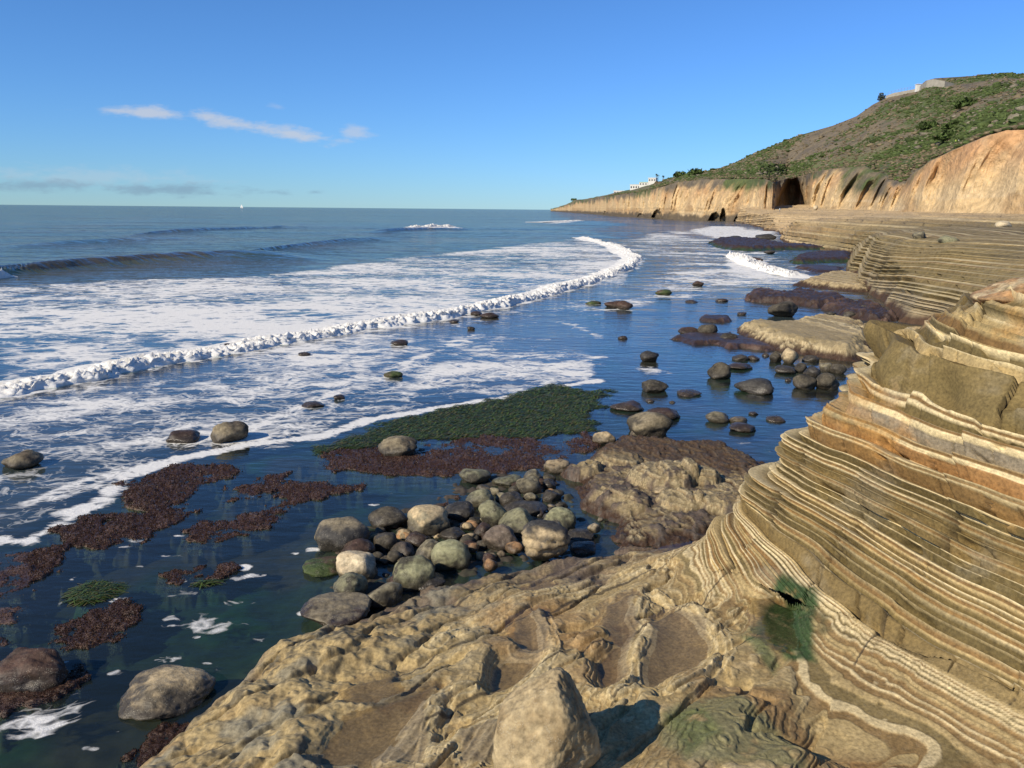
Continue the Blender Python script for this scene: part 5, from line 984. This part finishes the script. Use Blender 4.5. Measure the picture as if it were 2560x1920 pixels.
# ------------------------------------------------------------------ hillside: scrub, road wall, railing, houses, palms, people
def az_of(px, py=400): d = ray(px * K2, py * K2); return math.atan2(d[0], d[1])
def hill_at(px, py):
    """the place on the hill that the photograph shows at this pixel"""
    best = None
    for t in np.linspace(0, 1, 161):
        a = az_of(px, py); x, y, z = hill_xyz(np.array([a]), np.array([t])); e = (z[0] - EYE) / math.hypot(x[0], y[0]); d = ray(px * K2, py * K2); er = d[2] / math.hypot(d[0], d[1])
        if best is None or abs(e - er) < best[0]: best = (abs(e - er), x[0], y[0], z[0])
    return np.array(best[1:])
def build_scrub():
    rg = np.random.RandomState(9); n = 22000; u = rg.uniform(650, 1060, n); az = np.arctan((u - 512) / 829 * math.cos(PITCH)); t = rg.uniform(0, 1, n) ** 1.15
    x, y, z = hill_xyz(az, t); r = np.hypot(x, y)
    pat = fbm(x.astype(np.float32), y.astype(np.float32), 330, .013, 4) + .35 * (t < .3); keep = rg.random(n) < np.clip(.30 + 1.3 * pat, .08, 1); x, y, z, t, pat, u = x[keep], y[keep], z[keep], t[keep], pat[keep], u[keep]; n = len(x)
    V0, F0 = ico(1); V0 = V0.astype(float); m = len(V0)
    s_ = rg.uniform(.35, .95, n) * (1 + .9 * (rg.random(n) < .10)); hgt = s_ * rg.uniform(.4, .75, n)
    rr = 1 + rg.normal(0, .33, (n, m)); V = V0[None] * rr[..., None]; V = V * np.stack([s_ * rg.uniform(.8, 1.6, n), s_, hgt], 1)[:, None]; V = V + np.stack([x, y, z + hgt * .25], 1)[:, None]
    F = (F0[None] + (np.arange(n) * m)[:, None, None]).reshape(-1, 3)
    g = np.array((.052, .072, .024)); b = np.array((.125, .10, .062)); k = (rg.random(n) < np.clip(.45 + 1.6 * pat, .10, .97))[:, None]; c = np.where(k, g, b) * rg.uniform(.75, 1.45, (n, 1)); c = np.where(rg.random((n, 1)) < .08, np.array((.17, .15, .11)), c)
    m2 = 5000; u2 = rg.uniform(600, 1060, m2); a2 = np.arctan((u2 - 512) / 829 * math.cos(PITCH)); t2 = rg.uniform(.05, 1, m2); f_ = lambda c, j: np.interp(a2, c[0], c[j])
    r2 = f_(C_top, 1) + (f_(C_flat, 1) - f_(C_top, 1)) * t2; z2 = f_(C_top, 2) + (f_(C_flat, 2) - f_(C_top, 2)) * t2; s2_ = rg.uniform(.3, .9, m2); V2 = V0[None] * (1 + rg.normal(0, .33, (m2, m)))[..., None] * np.stack([s2_ * 1.3, s2_, s2_ * .55], 1)[:, None] + np.stack([r2 * np.sin(a2), r2 * np.cos(a2), z2 + .1], 1)[:, None]
    c2_ = np.where(rg.random((m2, 1)) < .45, g, b) * rg.uniform(.6, 1.5, (m2, 1)); F = np.vstack([F, (F0[None] + ((n + np.arange(m2)) * m)[:, None, None]).reshape(-1, 3)]); V = np.concatenate([V, V2]); c = np.vstack([c, c2_]); n += m2
    tag(obj('hill_scrub', mesh_np('hill_scrub', V.reshape(-1, 3), F, np.repeat(c, m, 0) * rg.uniform(.7, 1.3, (n * m, 1)), True), M_SCRUB), 'low green and brown scrub covering the hillside', 'scrub', kind='stuff')
M_SCRUB = vmat('scrub', 3, 0.3, 0.1, var=0.5, spec=.1)
build_scrub()
def leafy(name, p, w, h, seed, colr, label, n=420, group=None, cat='shrub', trunk=True):
    """a shrub: a stem with limbs and a crown of leaf clumps"""
    rg = np.random.RandomState(seed); e = empty(name, p); tag(e, label, cat, group)
    d = rg.normal(size=(n, 3)); d /= np.linalg.norm(d, axis=1)[:, None]; d[:, 2] = np.abs(d[:, 2]); c = d * (rg.random(n) ** .4)[:, None] * np.array([w / 2, w / 2, h]) * (1 + .35 * pn(d[:, 0] * 2 + seed, d[:, 1] * 2, d[:, 2] * 2))[:, None]
    sz = w * .07; T = [c + rg.normal(0, sz, (n, 3)) for _ in range(3)]; V = np.stack(T, 1).reshape(-1, 3); V[:, 2] = np.maximum(V[:, 2], -.1)
    obj('crown', mesh_np('crown', V, np.arange(3 * n).reshape(-1, 3), np.repeat(np.array(colr) * rg.uniform(.5, 1.6, (n, 1)), 3, 0), False), M_SCRUB, e)
    bm = bmesh.new()
    for k in range(4):
        q = Vector((rg.uniform(-.3, .3) * w, rg.uniform(-.3, .3) * w, h * .6)); a0 = Vector((0, 0, -.5)); L = (q - a0).length
        bmesh.ops.create_cone(bm, cap_ends=True, segments=6, radius1=w * .025 + .03, radius2=w * .008 + .01, depth=L, matrix=Matrix.Translation((a0 + q) / 2) @ (q - a0).to_track_quat('Z', 'Y').to_matrix().to_4x4())
    me = bpy.data.meshes.new('stem'); bm.to_mesh(me); bm.free(); obj('stem', me, M_BARK, e); return e
M_BARK = plain('bark', (.12, .085, .055)); M_WHITE = plain('white_render', (.58, .57, .53), .8, .06, .5); M_CONC = plain('pale_concrete', (.27, .25, .21), .9, .15, .4); M_ROOFG = plain('green_roof', (.28, .48, .34), .6, .08, .4)
M_GLASS = plain('dark_window', (.03, .035, .04), .15, .1); M_METAL = plain('grey_rail_metal', (.20, .22, .25), .5, .1); M_SAIL = plain('sail_cloth', (.8, .8, .78), .8, .03)
def boxmesh(name, size, loc, mat, parent, bev=0.0):
    bm = bmesh.new(); bmesh.ops.create_cube(bm, size=1.0); bmesh.ops.scale(bm, vec=size, verts=bm.verts)
    if bev: bmesh.ops.bevel(bm, geom=bm.edges[:], offset=bev, segments=1, affect='EDGES')
    me = bpy.data.meshes.new(name); bm.to_mesh(me); bm.free(); o = obj(name, me, mat, parent); o.location = loc; return o
for px, py, w, h, lab in ((1904, 214, 5.5, 5.5, 'bare dark shrub standing on the skyline at the end of the road wall'), (1470, 381, 12, 4, 'broad dark green shrub on the bluff top, left of another'), (1502, 377, 13, 4.5, 'broad dark green shrub on the bluff top nearest the foot of the hill'),
                          (2087, 232, 12, 4, 'large round green shrub patch in the gully of the upper hill'), (2010, 277, 11, 3.2, 'oval green shrub in the middle of the hillside'), (2058, 276, 9, 3.2, 'bright green shrub right of the oval one on the hillside'), (2052, 300, 12, 3, 'long green shrub above the two people'), (1240, 433, 14, 4, 'small dark shrub on the tip of the far headland')):
    leafy('shrub', hill_at(px, py) - np.array([0, 0, .3]), w, h, int(px), (.05, .075, .022) if px != 1904 else (.055, .06, .03), lab, group='shrubs on the hill and bluff top')
def house(px, py, r, w, d, h, label, roof, nwin, seed):
    p = at_r(px, py, r); e = empty('house', p); e.rotation_euler.z = -.35; tag(e, label, 'house', 'white houses on the headland')
    boxmesh('wall', (w, d, h + 4), (0, 0, h / 2 - 2), M_WHITE, e); boxmesh('roof', (w + .6, d + .6, .45), (0, 0, h + .23), roof, e)
    for k in range(nwin):
        xx = (k + .5) / nwin * w - w / 2; f = boxmesh('window', (w / nwin * .62, .16, h * .42), (xx, -d / 2 - .02, h * .55), M_WHITE, e); boxmesh('pane', (w / nwin * .5, .06, h * .34), (0, -.10, 0), M_GLASS, f)
house(1341, 419.5, 1000, 15, 9, 3.6, 'long low white house lowest down on the headland', M_WHITE, 5, 1); house(1376, 410.5, 900, 13, 9, 5.2, 'two tier white house below the green-roofed building', M_WHITE, 5, 2)
house(1394, 402, 880, 11, 9, 3.6, 'white building with a pale green roof among the headland houses', M_ROOFG, 4, 3); house(1410, 394, 860, 7.5, 8, 4.0, 'small white house highest up beside the palms', M_WHITE, 3, 4)
def palm(px, py, r, h, lab, seed):
    p = at_r(px, py, r); e = empty('palm_tree', p); tag(e, lab, 'palm tree', 'palms by the headland houses'); rg = random.Random(seed)
    bm = bmesh.new(); bmesh.ops.create_cone(bm, cap_ends=True, segments=8, radius1=.32, radius2=.2, depth=h + 1, matrix=Matrix.Translation((0, 0, h / 2 - .5))); me = bpy.data.meshes.new('trunk'); bm.to_mesh(me); bm.free(); obj('trunk', me, M_BARK, e)
    V, F = [], []
    for k in range(26):
        a = rg.uniform(0, 6.28); up = rg.uniform(-.9, 1.0); L = rg.uniform(1.6, 2.3); w = .3; pv = None
        for j in range(5):
            t = j / 4; rr = L * t * (1 - .15 * t); z = h + up * t * 1.3 - 1.3 * t * t; ww = w * (1 - t * .85); V += [(rr * math.cos(a) - ww * math.sin(a), rr * math.sin(a) + ww * math.cos(a), z), (rr * math.cos(a) + ww * math.sin(a), rr * math.sin(a) - ww * math.cos(a), z)]
            if j: b = len(V) - 4; F.append((b, b + 1, b + 3, b + 2))
    obj('crown', mesh_np('crown', V, F, np.tile((.045, .06, .02), (len(V), 1)), False), M_SCRUB, e)
palm(1417, 397, 870, 9.5, 'tallest palm on the headland skyline', 1); palm(1421, 394, 860, 7, 'palm just right of the tallest one', 2); palm(1406, 397, 880, 5.5, 'short palm left of the tallest one', 3); palm(1432, 391, 850, 5, 'low palm farthest right on the headland', 4)
# road wall and railing near the top of the hill
def strip_wall(name, pts, top_px, label, mat):
    P = np.array([hill_at(a, b) for a, b in pts]); H = np.array([h_ for h_ in top_px]); c0 = P[0].copy(); V = []; F = []
    for k, (p, h) in enumerate(zip(P, H)):
        n = np.array([p[0], p[1], 0]); n /= np.linalg.norm(n)
        for dd, zz in ((-.3, -2), (-.3, h), (.3, h), (.3, -2)): V.append(p - c0 + n * dd + [0, 0, zz])
        if k:
            b = 4 * (k - 1); F += [(b + i, b + (i + 1) % 4, b + 4 + (i + 1) % 4, b + 4 + i) for i in range(4)]
    o = obj(name, mesh_np(name, V, F, smooth=False), mat); o.location = c0; tag(o, label, 'wall'); return P, c0
strip_wall('retaining_wall', [(1986, 195), (2000, 190), (2015, 187), (2040, 188), (2060, 184)], [2.2, 4.5, 4.5, 3.5, 1.0], 'pale concrete retaining wall near the top of the hill', M_CONC)
strip_wall('road_edge_wall', [(1913, 213), (1930, 208), (1955, 203), (1980, 197)], [1.8, 2.2, 2.0, 1.6], 'low pale road edge wall under the railing on the skyline', M_CONC)
P = np.array([hill_at(a, b) for a, b in [(1918, 206), (1938, 203), (1958, 199), (1978, 195)]]); Q, t = resample(P, 2.4); e = empty('railing', Q[0]); tag(e, 'thin metal railing along the road edge on the hill skyline', 'railing')
for k, q in enumerate(Q): boxmesh('post', (.12, .12, 3.4), q - Q[0] + [0, 0, 1.4], M_METAL, e)
for hh in (2.4, 3.0):
    V, F = [], []
    for k, q in enumerate(Q):
        for dy, dz in ((-.05, -.05), (.05, -.05), (.05, .05), (-.05, .05)): V.append(q - Q[0] + [0, dy - .1, hh + dz])
        if k: b = 4 * (k - 1); F += [(b + i, b + (i + 1) % 4, b + 4 + (i + 1) % 4, b + 4 + i) for i in range(4)]
    obj('rail', mesh_np('rail', V, F, smooth=False), M_METAL, e)
p = hill_at(1985, 195); e = empty('roadside_hut', p); tag(e, 'small white hut at the end of the retaining wall on the hill', 'hut'); boxmesh('wall', (4, 3, 4.5), (0, 0, 1.2), M_WHITE, e); boxmesh('roof', (4.6, 3.6, .3), (0, 0, 3.65), M_WHITE, e); boxmesh('door', (.9, .1, 2), (.6, -1.53, 2.0), M_GLASS, e)
# people: one skinned body each
def person(p, shirt, trousers, label, seed):
    e = empty('person', p); tag(e, label, 'person', 'people on the cliffs'); rg = random.Random(seed); s = rg.uniform(-.04, .04)
    J = [(0, 0, .95), (0, 0, 1.2), (0, 0, 1.42), (0, 0, 1.52), (0, -.01, 1.64), (0, 0, 1.74), (.2, 0, 1.40), (.27, .03, 1.13), (.26, -.08, .88), (-.2, 0, 1.40), (-.27, .03, 1.13), (-.25, -.08, .88), (.10, 0, .90), (.12, -.03 + s, .5), (.12, .04, .08), (.13, -.12, .03), (-.10, 0, .90), (-.12, .03 - s, .5), (-.12, .06, .08), (-.13, -.10, .03)]
    E = [(0, 1), (1, 2), (2, 3), (3, 4), (4, 5), (2, 6), (6, 7), (7, 8), (2, 9), (9, 10), (10, 11), (0, 12), (12, 13), (13, 14), (14, 15), (0, 16), (16, 17), (17, 18), (18, 19)]
    Rr = [.15, .14, .15, .06, .10, .07, .065, .05, .035, .065, .05, .035, .09, .065, .05, .04, .09, .065, .05, .04]
    me = bpy.data.meshes.new('body'); me.from_pydata(J, E, []); o = bpy.data.objects.new('body', me); COL.objects.link(o); m = o.modifiers.new('skin', 'SKIN')
    for v, r in zip(me.skin_vertices[0].data, Rr): v.radius = (r, r * .85)
    me.skin_vertices[0].data[0].use_root = True; sm = o.modifiers.new('sub', 'SUBSURF'); sm.levels = 1; sm.render_levels = 1
    dg = bpy.context.evaluated_depsgraph_get(); ev = bpy.data.meshes.new_from_object(o.evaluated_get(dg)); bpy.data.objects.remove(o); ev.name = 'body'
    co = np.array([v.co[:] for v in ev.vertices]); z = co[:, 2]; c = np.tile(np.array((.35, .2, .13)), (len(co), 1)); c[(z < 1.47) & (z > .93)] = shirt; c[z <= .93] = trousers; c[(z < .1)] = (.05, .05, .05); c[(z > 1.66)] = (.05, .035, .025); c[(np.abs(co[:, 0]) > .235) & (z < 1.0) & (z > .8)] = (.35, .2, .13)
    a = ev.color_attributes.new('Col', 'FLOAT_COLOR', 'POINT'); a.data.foreach_set('color', np.hstack([c, np.zeros((len(c), 1))]).astype(np.float32).ravel()); ev.materials.clear()
    for pl in ev.polygons: pl.use_smooth = True
    obj('body', ev, M_SCRUB, e); return e
person(hill_at(2064, 311), (.45, .6, .10), (.3, .3, .3), 'person in a yellow-green top standing on the bluff top, left of a pair', 1); person(hill_at(2071, 311), (.75, .75, .75), (.6, .6, .6), 'person in white standing on the bluff top, right of a pair', 2)
person(hit_mid(1684 * K2, 458.6 * K2, 240), (.4, .5, .6), (.08, .09, .12), 'person standing on the terrace in front of the dark recess', 3)
# a sailing boat on the horizon
p = unp(522, 447.6 + .9); p = p / np.linalg.norm(p[:2]) * 3200; e = empty('sailing_boat', (p[0], p[1], 0)); tag(e, 'tiny white sailing boat on the horizon', 'boat')
bm = bmesh.new(); bmesh.ops.create_cube(bm, size=1); bmesh.ops.scale(bm, vec=(11, 3, 1.6), verts=bm.verts)
for v in bm.verts:
    if v.co.x > 0: v.co.y *= .15
    if v.co.z < 0: v.co.x *= .8; v.co.y *= .6
me = bpy.data.meshes.new('hull'); bm.to_mesh(me); bm.free(); o = obj('hull', me, M_WHITE, e); o.location = (0, 0, .6)
boxmesh('mast', (.2, .2, 14), (0, 0, 8), M_METAL, e); V = [(0.2, 0, 2.5), (-5, .5, 2.5), (0.2, 0, 14.5), (0.2, .06, 2.5), (-5, .56, 2.5), (0.2, .06, 14.5)]; obj('sail', mesh_np('sail', V, [(0, 1, 2), (3, 5, 4)], smooth=False), M_SAIL, e)
V = [(5, 0, 1.6), (.4, .3, 2.2), (.4, 0, 13), (5, .06, 1.6), (.4, .36, 2.2), (.4, .06, 13)]; obj('jib', mesh_np('jib', V, [(0, 1, 2), (3, 5, 4)], smooth=False), M_SAIL, e)
